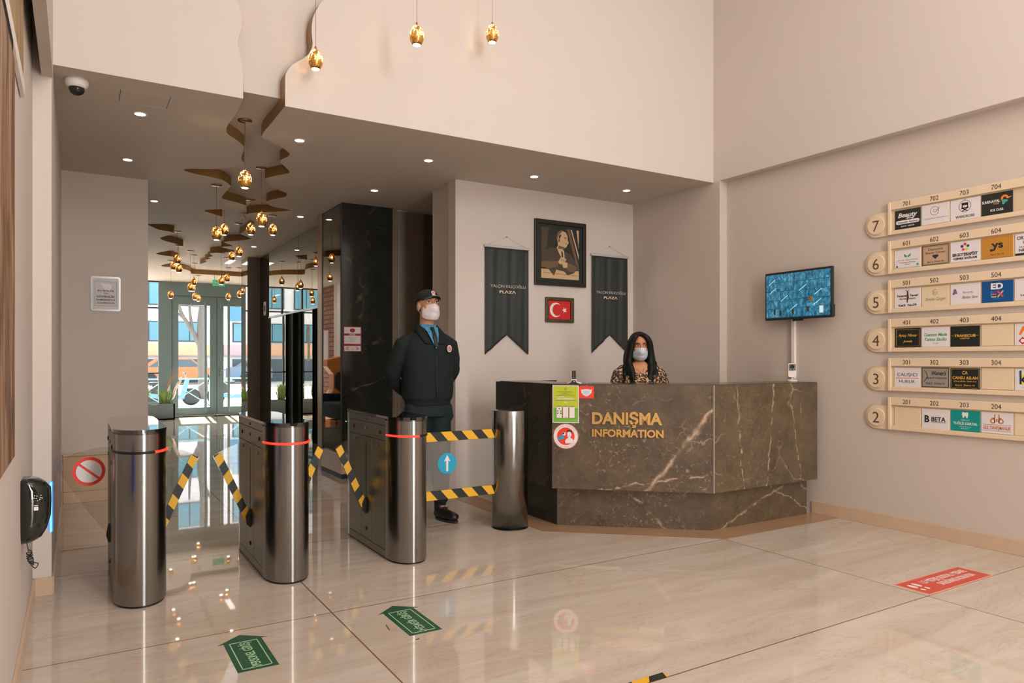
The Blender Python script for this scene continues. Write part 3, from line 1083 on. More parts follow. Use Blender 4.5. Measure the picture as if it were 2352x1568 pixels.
mat('gold_letter', srgb(232, 206, 160), rough=.5)
banner(3.595, 2.385, 1.336, 1.53, 'left of the portrait')
banner(4.878, 2.395, 1.353, 1.55, 'right of the portrait, partly behind the woman')

# framed sepia portrait (plain generic seated figure)
t = thing('framed_portrait', (4.235, 6.0, 2.37), 'large black framed sepia portrait of a seated man in a suit', 'picture')
PX = at(BW, 4.235, 2.369)
fr = MB(PX)
for a in ((-.318, .318, .29, .332), (-.318, .318, -.332, -.29)):
    fr.box(a[0], a[1], a[2], a[3], .001, .03, mat('black_wood', srgb(38, 32, 26), rough=.35) if 'black_wood' not in MATS else MATS['black_wood'], .004)
fr.box(-.318, -.282, -.3, .3, .001, .03, MATS['black_wood'], .004).box(.282, .318, -.3, .3, .001, .03, MATS['black_wood'], .004)
fr.build('frame', t)
MB(PX).rect(-.29, .29, -.3, .3, .004, mat('dark_green_mount', srgb(26, 38, 34), rough=.5), .004).build('mount', t)
S1, S2, S3, S4 = mat('sepia_dark', srgb(44, 40, 32), rough=.5), mat('sepia_mid', srgb(112, 88, 64), rough=.5), mat('sepia_light', srgb(206, 172, 132), rough=.5), mat('sepia_grey', srgb(78, 64, 48), rough=.5)
p = MB(PX)
p.rect(-.235, .235, -.258, .258, .009, S1)
p.prism([(-.235, .258), (-.14, .258), (-.17, .06), (-.20, -.05), (-.235, -.09)], .0098, .0102, S4)
p.prism([(.08, .258), (.12, .258), (.235, -.12), (.235, -.2)], .0098, .0102, S2)
p.prism([(.13, .258), (.145, .258), (.235, .0), (.235, -.05)], .0098, .0102, S3)
p.prism([(.205, .258), (.235, .258), (.235, .06)], .0098, .0102, S3)
p.rect(-.235, .235, -.258, -.165, .0098, S3)
p.prism([(-.235, -.13), (-.19, .02), (-.12, .055), (-.02, .06), (.05, .03), (.13, -.0), (.18, -.06), (.23, -.13), (.17, -.19), (.09, -.215), (.05, -.18), (-.05, -.165), (-.08, -.23), (-.14, -.17)], .0104, .0108, S4)
p.prism([(-.03, .085), (.0, .06), (.045, .035), (.055, -.03), (.02, -.05), (-.02, .01), (-.045, .06)], .011, .0114, S3)
p.prism([(.01, .03), (.03, .02), (.035, -.045), (.018, -.05)], .0116, .012, S1)
hd = [(.005, .045), (.05, .052), (.074, .072), (.092, .105), (.106, .118), (.092, .145), (.090, .185), (.066, .225), (.018, .236), (-.034, .215), (-.046, .165), (-.034, .12), (-.03, .08), (-.03, .05)]
p.prism(hd, .0116, .012, S3)
p.prism([(-.040, .15), (-.046, .190), (-.028, .224), (.012, .240), (.020, .226), (-.005, .205), (-.022, .18), (-.030, .15)], .0122, .0126, S2)
p.prism([(-.020, .158), (-.016, .185), (.002, .200), (.012, .188), (-.002, .168), (-.010, .150)], .0122, .0126, S1)
p.prism([(-.03, .05), (.05, .052), (.066, .066), (.02, .075), (-.02, .085)], .0122, .0126, S2)
p.disc(-.018, .135, .010, .0128, S4, ry=.016)
p.stroke([(.048, .165), (.078, .17)], .007, .0122, S1).stroke([(.055, .15), (.072, .152)], .005, .0122, S1).stroke([(.058, .108), (.08, .11)], .005, .0122, S1)
p.prism([(-.235, -.09), (-.12, -.085), (-.02, -.075), (-.03, -.13), (-.15, -.16), (-.235, -.145)], .0116, .012, S2)
p.prism([(.22, -.13), (.12, -.09), (.07, -.1), (.06, -.14), (.12, -.18), (.17, -.18)], .0116, .012, S2)
p.prism([(-.03, -.09), (.0, -.04), (.04, -.03), (.075, -.055), (.05, -.09), (.0, -.11)], .0128, .0132, S3)
p.prism([(.02, -.11), (.05, -.075), (.09, -.09), (.085, -.135), (.04, -.145)], .0134, .0138, S3)
for k in range(4):
    p.stroke([(.0+.016*k, -.05-.004*k), (.022+.016*k, -.078-.004*k)], .0025, .014, S2)
p.stroke([(-.21, -.2), (.22, -.215)], .004, .0104, S2)
p.build('photograph', t)

# framed flag
t = thing('framed_flag', (4.225, 6.0, 1.79), 'small framed red flag with white crescent and star', 'picture')
PX = at(BW, 4.2255, 1.793)
gf = mat('carved_gold_frame', srgb(92, 80, 56), rough=.4, metal=.6, var=.6, vscale=80, bump=(70, .6))
f = MB(PX)
f.box(-.177, .177, .095, .128, .001, .024, gf, .006).box(-.177, .177, -.128, -.095, .001, .024, gf, .006)
f.box(-.177, -.138, -.11, .11, .001, .024, gf, .006).box(.138, .177, -.11, .11, .001, .024, gf, .006)
f.build('frame', t)
p = MB(PX)
p.rect(-.14, .14, -.1, .1, .006, mat('flag_red', srgb(206, 36, 36), rough=.5))
cres = [(-.045+.074*cos(radians(a)), .074*sin(radians(a))) for a in range(38, 323, 8)] + [(-.026+.060*cos(radians(a)), .060*sin(radians(a))) for a in range(312, 47, -8)]
p.prism(cres, .0072, .0076, WHT)
st = []
for k in range(10):
    r = .034 if k % 2 == 0 else .0135
    a = pi+k*pi/5
    st.append((.065+r*cos(a), r*sin(a)))
p.prism(st, .0072, .0076, WHT)
p.build('flag', t)

# ------------------------------------------------------------------ monitor on the right wall
t = thing('monitor', (5.25, 3.93, 1.84), 'black wall monitor showing a grid of blue camera views', 'monitor')
TM = frame((5.205, 3.93, 1.838), (-.035, -1, 0), (0, .0, 1))
MB(TM).box(-.336, .336, -.207, .207, -.03, 0, BLK, .004).build('case', t)
MB(TM).box(.318, .342, -.2, -.1, -.035, .001, BLK, .003).build('side_bump', t)
MB(TM).box(-.05, .05, -.222, -.205, -.02, -.005, BLK, .003).build('control_strip', t)
MB(TM).box(-.08, .08, -.07, .07, -.1, -.03, DARKM).build('wall_bracket', t)


def screen_material():
    m = mat('camera_grid_screen', (.02, .05, .07), rough=.15, emit=(1, 1, 1), es=.7)
    q = NT(m)
    uv = q.n('TexCoord').outputs['Object']
    br = q.n('TexBrick')
    br.offset = 0
    for k, v in (('Scale', 1), ('Mortar Size', .0016), ('Brick Width', .1292), ('Row Height', .0752)):
        br.inputs[k].default_value = v
    br.inputs['Color1'].default_value = (0, 0, 0, 1)
    br.inputs['Color2'].default_value = (1, 1, 1, 1)
    sp = q.n('SeparateXYZ')
    q.l(uv, sp.inputs[0])
    cb = q.n('CombineXYZ')
    q.l(q.math('ADD', sp.outputs['Y'], 5.0), cb.inputs[0])
    q.l(q.math('ADD', sp.outputs['Z'], 5.0), cb.inputs[1])
    q.l(cb.outputs[0], br.inputs['Vector'])
    off = q.n('VectorMath', operation='MULTIPLY_ADD')
    q.l(br.outputs['Color'], off.inputs[0])
    off.inputs[1].default_value = (9, 5, 3)
    q.l(cb.outputs[0], off.inputs[2])
    n1 = q.noise(q.mapping(off.outputs[0], scale=(1.6, .8, 1)), 26, 5, .65, .6)
    c = q.ramp(n1.outputs['Fac'], [(.30, srgb(10, 40, 60)), (.42, srgb(26, 100, 132)), (.55, srgb(50, 142, 176)), (.66, srgb(120, 186, 208)), (.76, srgb(190, 214, 222))])
    c = q.mix(br.outputs['Fac'], c, srgb(14, 34, 48))
    q.l(c, q.b.inputs['Emission Color'])
    return m


MB(TM).rect(-.323, .323, -.188, .188, .0002, screen_material()).build('screen', t)
sp_ = MB(TM)
wl = mat('screen_pale', srgb(160, 205, 225), emit=srgb(150, 200, 225), es=.9)
dk = mat('screen_dark', srgb(30, 46, 40), emit=srgb(50, 50, 38), es=.5)
for (x, y) in ((-.26, .125), (-.25, .05), (-.13, -.02), (.06, .06), (.21, .015), (.2, -.07), (-.03, -.1)):
    sp_.stroke([(x-.035, y-.025), (x+.035, y+.02)], .005, .001, wl)
for k in range(6):
    sp_.stroke([(.075+k*.012, -.055), (.065+k*.012, -.025)], .005, .0014, dk)
sp_.rect(.12, .16, -.065, -.025, .0012, mat('screen_brown', srgb(110, 90, 50), emit=srgb(120, 95, 50), es=.6))
sp_.rect(.215, .265, -.17, -.1, .0012, MATS['screen_brown']).rect(.222, .258, -.165, -.108, .0018, wl)
for (x, y) in ((-.24, -.15), (-.18, -.16), (-.05, -.155), (.1, -.14)):
    sp_.rect(x, x+.02, y-.01, y+.035, .0012, dk)
sp_.build('camera_pictures', t)
single(MB().box(5.285, XR-.001, 4.015, 4.05, 1.12, 1.66, WHITE, .003), 'cable_trunking', (5.3, 4.03, 1.12), 'white vertical cable trunking below the monitor', 'cable cover')

# ------------------------------------------------------------------ directory boards on the right wall
cardc = {}


def CM_(name, *rgb, **k):
    if name not in MATS:
        mat(name, srgb(*rgb), **k)
    return MATS[name]


WC = CM_('white_card', 224, 216, 214, rough=.35)
TC = CM_('tan_card', 190, 158, 128, rough=.5)
GC = CM_('grey_card', 150, 142, 130, rough=.35)
GDC = CM_('gold_card', 214, 150, 62, rough=.3, metal=.4)
BLC = CM_('blue_card', 0, 78, 140, rough=.35)
TEC = CM_('teal_card', 8, 146, 140, rough=.35)
CRC = CM_('cream_card', 224, 202, 168, rough=.5)
GI = CM_('gold_ink', 222, 168, 72, rough=.45)
GRI = CM_('green_ink', 64, 160, 130, rough=.5)
LGI = CM_('leaf_green', 74, 150, 90, rough=.5)
ORI = CM_('orange_ink', 234, 120, 40, rough=.5)
BRI = CM_('brown_orange_ink', 196, 110, 56, rough=.5)
PUI = CM_('purple_ink', 130, 92, 140, rough=.5)
NVI = CM_('navy_ink', 30, 44, 90, rough=.5)
YLI = CM_('yellow_ink', 216, 214, 50, rough=.5)
PKI = CM_('pink_ink', 226, 60, 96, rough=.5)
WI, KI = WHT, BLK
Z0 = .0042


def T(b, s, x, y, h, m, w=None, bold=0, shear=0):
    b.text(s, x, y, h, m, z=Z0, d=.0005, bold=bold, w=w, shear=shear)


def star(b, cx, cy, r, cols):
    for k in range(5):
        a = pi/2+k*2*pi/5
        b.disc(cx+r*cos(a), cy+r*sin(a), r*.55, Z0+.0006*(k % 2), cols[k], .0005, 5)
    return b


def c701(b):
    T(b, 'Beauty', 0, .034, .034, WI, .145, 1.2, .25)
    T(b, 'Shop', .02, .008, .014, WI, .06, 1, .2)
    b.rrect(-.088, .088, -.034, -.006, .013, Z0, Z0+.0005, WI)
    b.text('Güzellik Salonu', 0, -.021, .013, INK, z=Z0+.0006, bold=.8, w=.15)
    T(b, 'KAT:7  NO:70', 0, -.05, .009, WI, .1, 1.2)


def c702(b):
    b.ring(-.005, .022, .029, .031, Z0, INK).ring(.0, .024, .011, .013, Z0, INK, a0=120, a1=400)
    b.stroke([(.014, .02), (.022, .036), (.03, .048)], .002, Z0, INK)
    T(b, 'OZGURAYGUMUS', 0, -.03, .009, GREYI, .17)


def c703(b):
    b.ring(0, .02, .038, .0405, Z0, KI)
    b.ring(0, .066, .003, .0045, Z0, KI)
    b.rect(-.021, -.015, .004, .044, Z0, KI).rect(.015, .021, .004, .044, Z0, KI).rect(-.021, .021, .026, .044, Z0, KI).rect(-.024, .024, .004, .012, Z0, KI)
    b.stroke([(-.02, -.016), (.02, .008)], .006, Z0, KI).stroke([(.02, -.016), (-.02, .008)], .006, Z0, KI)
    T(b, 'WARDROBE', 0, -.05, .018, KI, .125, .6)


def c704(b):
    T(b, 'KARNAVAL', -.035, .018, .02, WI, .11, .9)
    b.ring(.048, .026, .010, .024, Z0, ORI, a0=-10, a1=200)
    b.ring(.048, .02, .0, .022, Z0+.0005, GRI, a0=190, a1=340).disc(.04, -.004, .009, Z0, CYAN, n=14)
    b.stroke([(.06, .025), (.088, .032)], .005, Z0+.0012, GI)
    T(b, 'TOUR', -.005, .0, .012, GI, .035)
    T(b, 'K:5 D:52', 0, -.042, .015, WI, .08, 1.5)


def c601(b):
    b.rect(-.09, .09, -.068, -.066, Z0, LGI).rect(-.09, .09, .066, .068, Z0, LGI)
    b.prism([(0, .018), (-.026, .036), (-.024, .016), (-.008, .008)], Z0, Z0+.0005, LGI).prism([(0, .018), (.026, .036), (.024, .016), (.008, .008)], Z0, Z0+.0005, GRI)
    T(b, 'Uzm. Dr.  Klinik Psikolog', 0, -.01, .009, GREYI, .155)
    T(b, 'Danışmanlık ve Psikoterapi', 0, -.028, .007, INK, .12)
    T(b, 'Merkezi', 0, -.042, .007, INK, .04)
    b.disc(-.078, -.056, .008, Z0, GRNF, n=5).disc(.076, -.05, .01, Z0, GRI, n=5)


def border(b, m, w=.004, s=.0):
    for a in ((-.095+s, .095-s, .07-s-w, .07-s), (-.095+s, .095-s, -.07+s, -.07+s+w), (-.095+s, -.095+s+w, -.07+s, .07-s), (.095-s-w, .095-s, -.07+s, .07-s)):
        b.rect(a[0], a[1], a[2], a[3], Z0, m)


def c602(b):
    border(b, KI)
    border(b, INK, .0012, .009)
    T(b, 'Diamond', 0, .042, .018, INK, .1)
    T(b, 'Beauty Center', 0, .018, .017, INK, .14)
    b.ring(0, -.014, .008, .012, Z0, KI, n=5).prism([(-.024, -.008), (-.016, .0), (.016, .0), (.024, -.008), (0, -.03)], Z0, Z0+.0005, INK)
    T(b, 'Kat: 6  Daire: 54', 0, -.048, .011, INK, .115, .5)


def c603(b):
    star(b, 0, .03, .02, [CM_('ink_red', 214, 40, 40), NVI, PKI, YLI, GRNF])
    T(b, 'ERGOTERAPİST', 0, -.02, .020, KI, .165, 2)
    T(b, 'CEMRE SAĞLAM', 0, -.047, .014, KI, .155, 2)


def c604(b):
    T(b, 'ys', 0, .02, .05, KI, .075, 1.5, -.1)
    b.disc(-.036, -.018, .009, Z0, KI, n=16)
    T(b, 'Kat: 6  No: 64', 0, -.046, .011, INK, .08)


def c605(b):
    b.rect(-.095, .095, -.07, -.055, Z0, KI)
    T(b, 'ORTODONTİ', 0, .045, .022, KI, .17, 1)
    T(b, 'UZMANI', .0, .015, .018, KI, .10, 1)
    T(b, 'PROF. DR.', -.04, -.015, .009, KI, .06)
    T(b, 'NEJAT', -.03, -.035, .018, KI, .09, 1)


def c501(b):
    b.prism([(.0, .055), (.006, .05), (.008, .03), (.012, .0), (.004, -.02), (.002, -.036), (-.004, -.036), (-.006, -.01), (-.004, .02), (-.004, .045)], Z0+.0006, Z0+.001, CM_('dancer_brown', 92, 50, 40))
    b.stroke([(0, .045), (-.016, .062)], .003, Z0+.0006, MATS['dancer_brown']).stroke([(0, .045), (.016, .062)], .003, Z0+.0006, MATS['dancer_brown'])
    T(b, 'Yasemin  Temel', 0, .018, .016, KI, .16, 1.6, .3)
    T(b, 'PİLATES   STÜDYO', 0, -.006, .009, KI, .12, 2)
    T(b, 'Kat:5  No:39', 0, -.053, .016, KI, .135, 1.8)


def c502(b):
    b.ring(.0, .028, .018, .021, Z0, GREYI, a0=60, a1=170).ring(.0, .028, .018, .021, Z0, GREYI, a0=190, a1=300)
    T(b, 'E', -.008, .028, .018, GREYI, .012)
    T(b, 'G', .01, .026, .018, GREYI, .014)
    T(b, 'Emine Girgin', 0, -.018, .024, GREYI, .14, 0, .4)


def c503(b):
    b.disc(-.066, .022, .012, Z0, PUI, n=7, ry=.018).disc(-.074, .006, .009, Z0+.0006, PUI, n=6).disc(-.056, .01, .007, Z0+.001, PUI, n=5)
    T(b, 'Butterfly', .02, .012, .014, GREYI, .07, 0, .35)
    T(b, 'Baby Spa', .032, -.022, .018, INK, .10, 0, .35)


def c504(b):
    T(b, 'ED', -.002, .037, .04, WI, .075, 2)
    b.rect(-.04, -.034, -.04, .004, Z0, CYAN).rect(-.034, -.006, -.006, .003, Z0, CM_('violet_ink', 84, 74, 130)).rect(-.034, -.006, -.022, -.014, Z0, PKI).rect(-.034, -.006, -.04, -.032, Z0, GI)
    b.stroke([(.002, -.038), (.036, .002)], .009, Z0, GI).stroke([(.002, .002), (.036, -.038)], .009, Z0+.0006, PKI)
    T(b, 'EĞİTİM DANIŞMANLIĞI', 0, -.05, .004, CYAN, .06)


def c505(b):
    b.ring(.0, .02, .028, .032, Z0, KI, a0=50, a1=310)
    T(b, 'tempo', -.01, -.035, .018, INK, .11)


def c401(b):
    border(b, GI, .0014, .008)
    T(b, 'Aytaç Mimar', 0, .02, .022, GI, .145, .3, .35)
    T(b, 'Jewels', 0, -.024, .018, GI, .07, .3, .3)


def c402(b):
    T(b, 'Custom Made', 0, .018, .022, GRI, .16, 1.5, .25)
    T(b, 'Tattoo Studio', 0, -.016, .022, GRI, .155, 1.5, .25)
    T(b, 'ÖZEL TASARIM', 0, -.045, .005, GREYI, .04)


def c403(b):
    T(b, 'TRANSCUB', 0, .006, .018, GI, .14, 1.6)
    b.rect(-.09, -.072, .005, .007, Z0, GI).rect(.072, .09, .005, .007, Z0, GI)
    T(b, 'LOJİSTİK', 0, -.014, .008, GI, .065, 1)


def c405(b):
    b.prism([(-.075, .0), (-.05, .055), (-.035, .055), (-.015, .0), (-.032, .0), (-.043, .03), (-.058, .0)], Z0, Z0+.0005, ORI)
    b.disc(-.05, -.04, .025, Z0, CM_('crest_red', 180, 36, 60), n=4)
    b.disc(-.05, -.04, .012, Z0+.0006, WI, n=12)
    T(b, 'AKADEMİ', .035, .03, .018, INK, .09, 1)


def c301(b):
    T(b, 'ÇALIŞICI', 0, .022, .024, NVI, .15)
    b.rect(-.085, .085, -.0065, -.003, Z0, RED)
    T(b, 'HUKUK', 0, -.028, .024, NVI, .12)


def c302(b):
    border(b, KI)
    T(b, 'Women\u2019s', .025, .032, .03, INK, .10, 1.4, .3)
    b.stroke([(-.08, .05), (-.06, .03), (-.055, .0), (-.08, -.03)], .004, Z0, INK)
    T(b, 'BEAUTYCENTER', .01, -.004, .012, INK, .145, .6)
    T(b, 'Kat:3  Daire:13', 0, -.042, .014, INK, .13, .6)


def c303(b):
    border(b, GI, .0012, .004)
    T(b, 'CA', 0, .042, .024, GI, .036, .8)
    T(b, 'CANSU ASLAN', 0, .006, .02, GI, .165, 1.2)
    T(b, 'Güzellik Salonu', 0, -.018, .01, GI, .15)
    T(b, 'Kat:3  Daire:14', 0, -.046, .013, GI, .125)


def c305(b):
    b.rect(-.07, -.058, -.03, .06, Z0, NVI).rect(-.056, -.0, -.03, .035, Z0, YLI)
    b.stroke([(-.056, .0), (-.02, .035)], .012, Z0+.0006, KI).stroke([(-.056, .0), (-.02, -.03)], .012, Z0+.0006, KI)
    T(b, 'Turizm', -.03, -.05, .009, CYAN, .05)


def c202(b):
    T(b, 'B', -.06, .0, .05, KI, .035, 2)
    T(b, '\u00dfETA', .022, .0, .032, KI, .1, 1.4)
    b.rect(-.028, .074, -.024, -.0215, Z0, INK)


def c203(b):
    b.prism([(-.018, .062), (-.006, .058), (.006, .058), (.018, .062), (.021, .045), (.015, .02), (.008, .02), (.004, .034), (-.004, .034), (-.008, .02), (-.015, .02), (-.021, .045)], Z0, Z0+.0005, WI)
    T(b, 'UZM. DT.', 0, .005, .01, PALEB, .06)
    T(b, 'TUĞÇE KARTAL', 0, -.018, .019, WI, .16, .8)
    T(b, 'Protez Uzmanı', 0, -.041, .006, PALEB, .08)
    T(b, 'Diş Hekimi', 0, -.053, .006, PALEB, .05)


def c204(b):
    for s in (-1, 1):
        b.ring(s*.025, .012, .010, .017, Z0, BRI).rect(s*.013-.003, s*.013+.003, .0, .058, Z0, BRI).rect(min(s*.012, s*.03), max(s*.012, s*.03), .028, .034, Z0, BRI)
    b.rect(-.004, .004, .008, .028, Z0, BRI)
    b.rect(-.088, .088, -.014, -.0125, Z0, NVI)
    T(b, 'GÜL DANIŞMANLIK', 0, -.032, .024, BRI, .172, 1)
    b.rect(-.088, .088, -.054, -.0525, Z0, NVI)


CARDS = {
    7: [(BLKC, c701, 'black name plate with white script lettering and a white pill, below number 701'), (WC, c702, 'white name plate with a thin circle emblem, below number 702'), (WC, c703, 'white name plate with a black folding chair in a circle, below number 703'), (BLKC, c704, 'black name plate with an orange and teal guitar disc, below number 704'), None],
    6: [(WC, c601, 'white name plate with a green leaf and pale green edges, below number 601'), (TC, c602, 'tan name plate with a black border and a diamond, below number 602'), (WC, c603, 'white name plate with a star of five coloured blobs, below number 603'), (GDC, c604, 'shiny gold name plate with two large black letters, below number 604'), (WC, c605, 'white name plate with big black capitals, right end of the second row')],
    5: [(WC, c501, 'white name plate with a leaping dancer, below number 501'), (CRC, c502, 'cream name plate with thin grey handwriting, below number 502'), (WC, c503, 'white name plate with a purple butterfly, below number 503'), (BLC, c504, 'blue name plate with large white and coloured letters, below number 504'), (WC, c505, 'white name plate with a thin black open ring, right end of the third row')],
    4: [(BLKC, c401, 'black name plate with gold script and gold border, below number 401'), (WC, c402, 'white name plate with green brush script, below number 402'), (BLKC, c403, 'black name plate with one line of bold gold capitals, below number 403'), (CRC, None, 'blank cream name plate below number 404'), (WC, c405, 'white name plate with an orange peak and red crest, right end of the fourth row')],
    3: [(WC, c301, 'white name plate with a thin red line between navy words, below number 301'), (GC, c302, 'grey name plate with black border and script, below number 302'), (BLKC, c303, 'black name plate with gold monogram and lettering, below number 303'), (CRC, None, 'blank cream name plate below number 304'), (WC, c305, 'white name plate with a navy and lime letter, right end of the fifth row')],
    2: [(CRC, None, 'blank cream name plate below number 201'), (WC, c202, 'white name plate with a large black letter B, below number 202'), (TEC, c203, 'teal name plate with a white tooth, below number 203'), (WC, c204, 'white name plate with an orange brown mirrored emblem, below number 204'), (CRC, None, 'blank cream name plate at the right end of the bottom row')],
}
ROWN = {7: 'top', 6: 'second', 5: 'third', 4: 'fourth', 3: 'fifth', 2: 'bottom'}
for i, r in enumerate((2, 3, 4, 5, 6, 7)):
    zb = .757+.2955*i
    y0 = 3.181
    RM = frame((XR, y0, zb), (0, -1, 0), (0, 0, 1))   # local x to the right, y up, z off the wall
    L = 1.28
    t = thing('directory_board', (XR, y0, zb), 'cream directory board for floor %d, %s of the six rows' % (r, ROWN[r]), 'sign board', 'directory boards on the right wall')
    b = MB(RM)
    b.box(0, L, 0, .249, .001, .012, CREAM2)
    b.box(0, L, .188, .249, .012, .03, CREAM, .003).box(0, L, .0, .032, .012, .03, CREAM, .004).box(0, .022, 0, .249, .012, .034, CREAM, .003)
    b.box(L-.02, L, 0, .249, .012, .03, CREAM, .003)
    b.build('frame', t)
    for k in range(6):
        MB(RM).text('%d0%d' % (r, k+1), .142+.2035*k, .219, .034, INK, z=.0302, d=.0006, sx=.92).build('room_number', t)
    d = MB(RM)
    pts = [(0, -.0), (0, .18)]
    arc = [(-.098+.09*cos(radians(a)), .09+.09*sin(radians(a))) for a in range(90, 271, 10)]
    d.prism([(0, 0), (0, .18)]+arc, .001, .016, CREAM)
    d.build('end_tab', t)
    q = MB(RM).lathe([(0, .016), (.07, .016), (.07, .026), (.067, .028), (0, .028)], CREAM, (-.098, .09, 0), 48, False).build('floor_disc', t)
    MB(RM).text(str(r), -.098, .09, .088, mat('numeral_brown', srgb(96, 70, 48)) if 'numeral_brown' not in MATS else MATS['numeral_brown'], z=.0282, d=.0006).build('floor_numeral', q)
    if r == 7:
        MB(RM).disc(.985, .165, .004, .0122, KI, n=10).disc(.985, .075, .004, .0122, KI, n=10).build('screw_hole', t)
    for k, cd in enumerate(CARDS[r]):
        if not cd:
            continue
        m, fn, lab = cd
        jx = random.uniform(-.002, .002)
        KM = at(RM, .142+.2035*k+jx, .1065+random.uniform(-.003, .003), .0125)
        c = thing('name_plate', KM.translation, lab, 'name plate', 'name plates on the directory boards')
        MB(KM).box(-.097, .097, -.072, .072, 0, .004, m, .0008, 1).build('plate', c)
        if fn:
            pb = MB(KM)
            fn(pb)
            pb.build('print', c)

# ------------------------------------------------------------------ turnstiles
TW = .1275


def stadium(cx, w, ya, yb, ry, n=14, front=True, back=True):
    p = []
    if front:
        for i in range(n+1):
            t = pi+pi*i/n
            p.append((cx+w*cos(t), ya+ry*sin(t)))
    else:
        p += [(cx-w, ya), (cx+w, ya)]
    if back:
        for i in range(n+1):
            t = pi*i/n
            p.append((cx+w*cos(t), yb+ry*sin(t)))
    else:
        p += [(cx+w, yb), (cx-w, yb)]
    return p


def hazard(b, p0, p1, w, n, t=.0015, skew=.6, first=0):
    """black and yellow barrier tape from p0 to p1 in local xy"""
    d = Vector((p1[0]-p0[0], p1[1]-p0[1]))
    L = d.length
    d.normalize()
    nr = Vector((-d.y, d.x))
    b.prism([tuple(Vector(p0)+nr*w/2), tuple(Vector(p0)-nr*w/2), tuple(Vector(p1)-nr*w/2), tuple(Vector(p1)+nr*w/2)], -t, t, BLK)
    s = L/n
    for k in range(-1, n+1):
        if (k+first) % 2:
            continue
        a0, a1 = k*s, (k+1)*s
        q = []
        for a, sd in ((a0-skew*w/2, -1), (a1-skew*w/2, -1), (a1+skew*w/2, 1), (a0+skew*w/2, 1)):
            a = max(0, min(L, a))
            q.append(tuple(Vector(p0)+d*a+nr*(sd*w/2)))
        ar = abs(sum(q[i][0]*q[(i+1) % 4][1]-q[(i+1) % 4][0]*q[i][1] for i in range(4)))/2
        if ar > 1e-5:
            u = []
            for v in q:
                if not u or math.hypot(v[0]-u[-1][0], v[1]-u[-1][1]) > 1e-5:
                    u.append(v)
            if len(u) > 2:
                b.prism(u, -t-.0006, t+.0006, YEL)
    return b


def flap(t, xs, s, tape=True):
    """glass wing swung out from the side at x = xs in direction s"""
    M = frame((xs, 4.75, 0), (1, 0, 0), (0, 0, 1))
    P = lambda x, z: (s*x, z)
    g = MB(M).prism([P(-.01, .285), P(-.01, .775), P(.07, .765), P(.15, .735), P(.222, .695), P(.02, .265)], -.004, .004, ACRYL).build('barrier_flap', t)
    if tape:
        b = hazard(MB(M), P(.196, .706), P(.012, .285), .046, 7, .0055, .5 if s > 0 else -.5, 0)
        b.build('hazard_tape', g)
    MB(M).prism([P(-.012, .235), P(-.012, .36), P(.012, .34), P(.03, .30), P(.02, .25), P(.004, .232)], -.014, .014, BLK).build('hinge_cap', g)
    return g


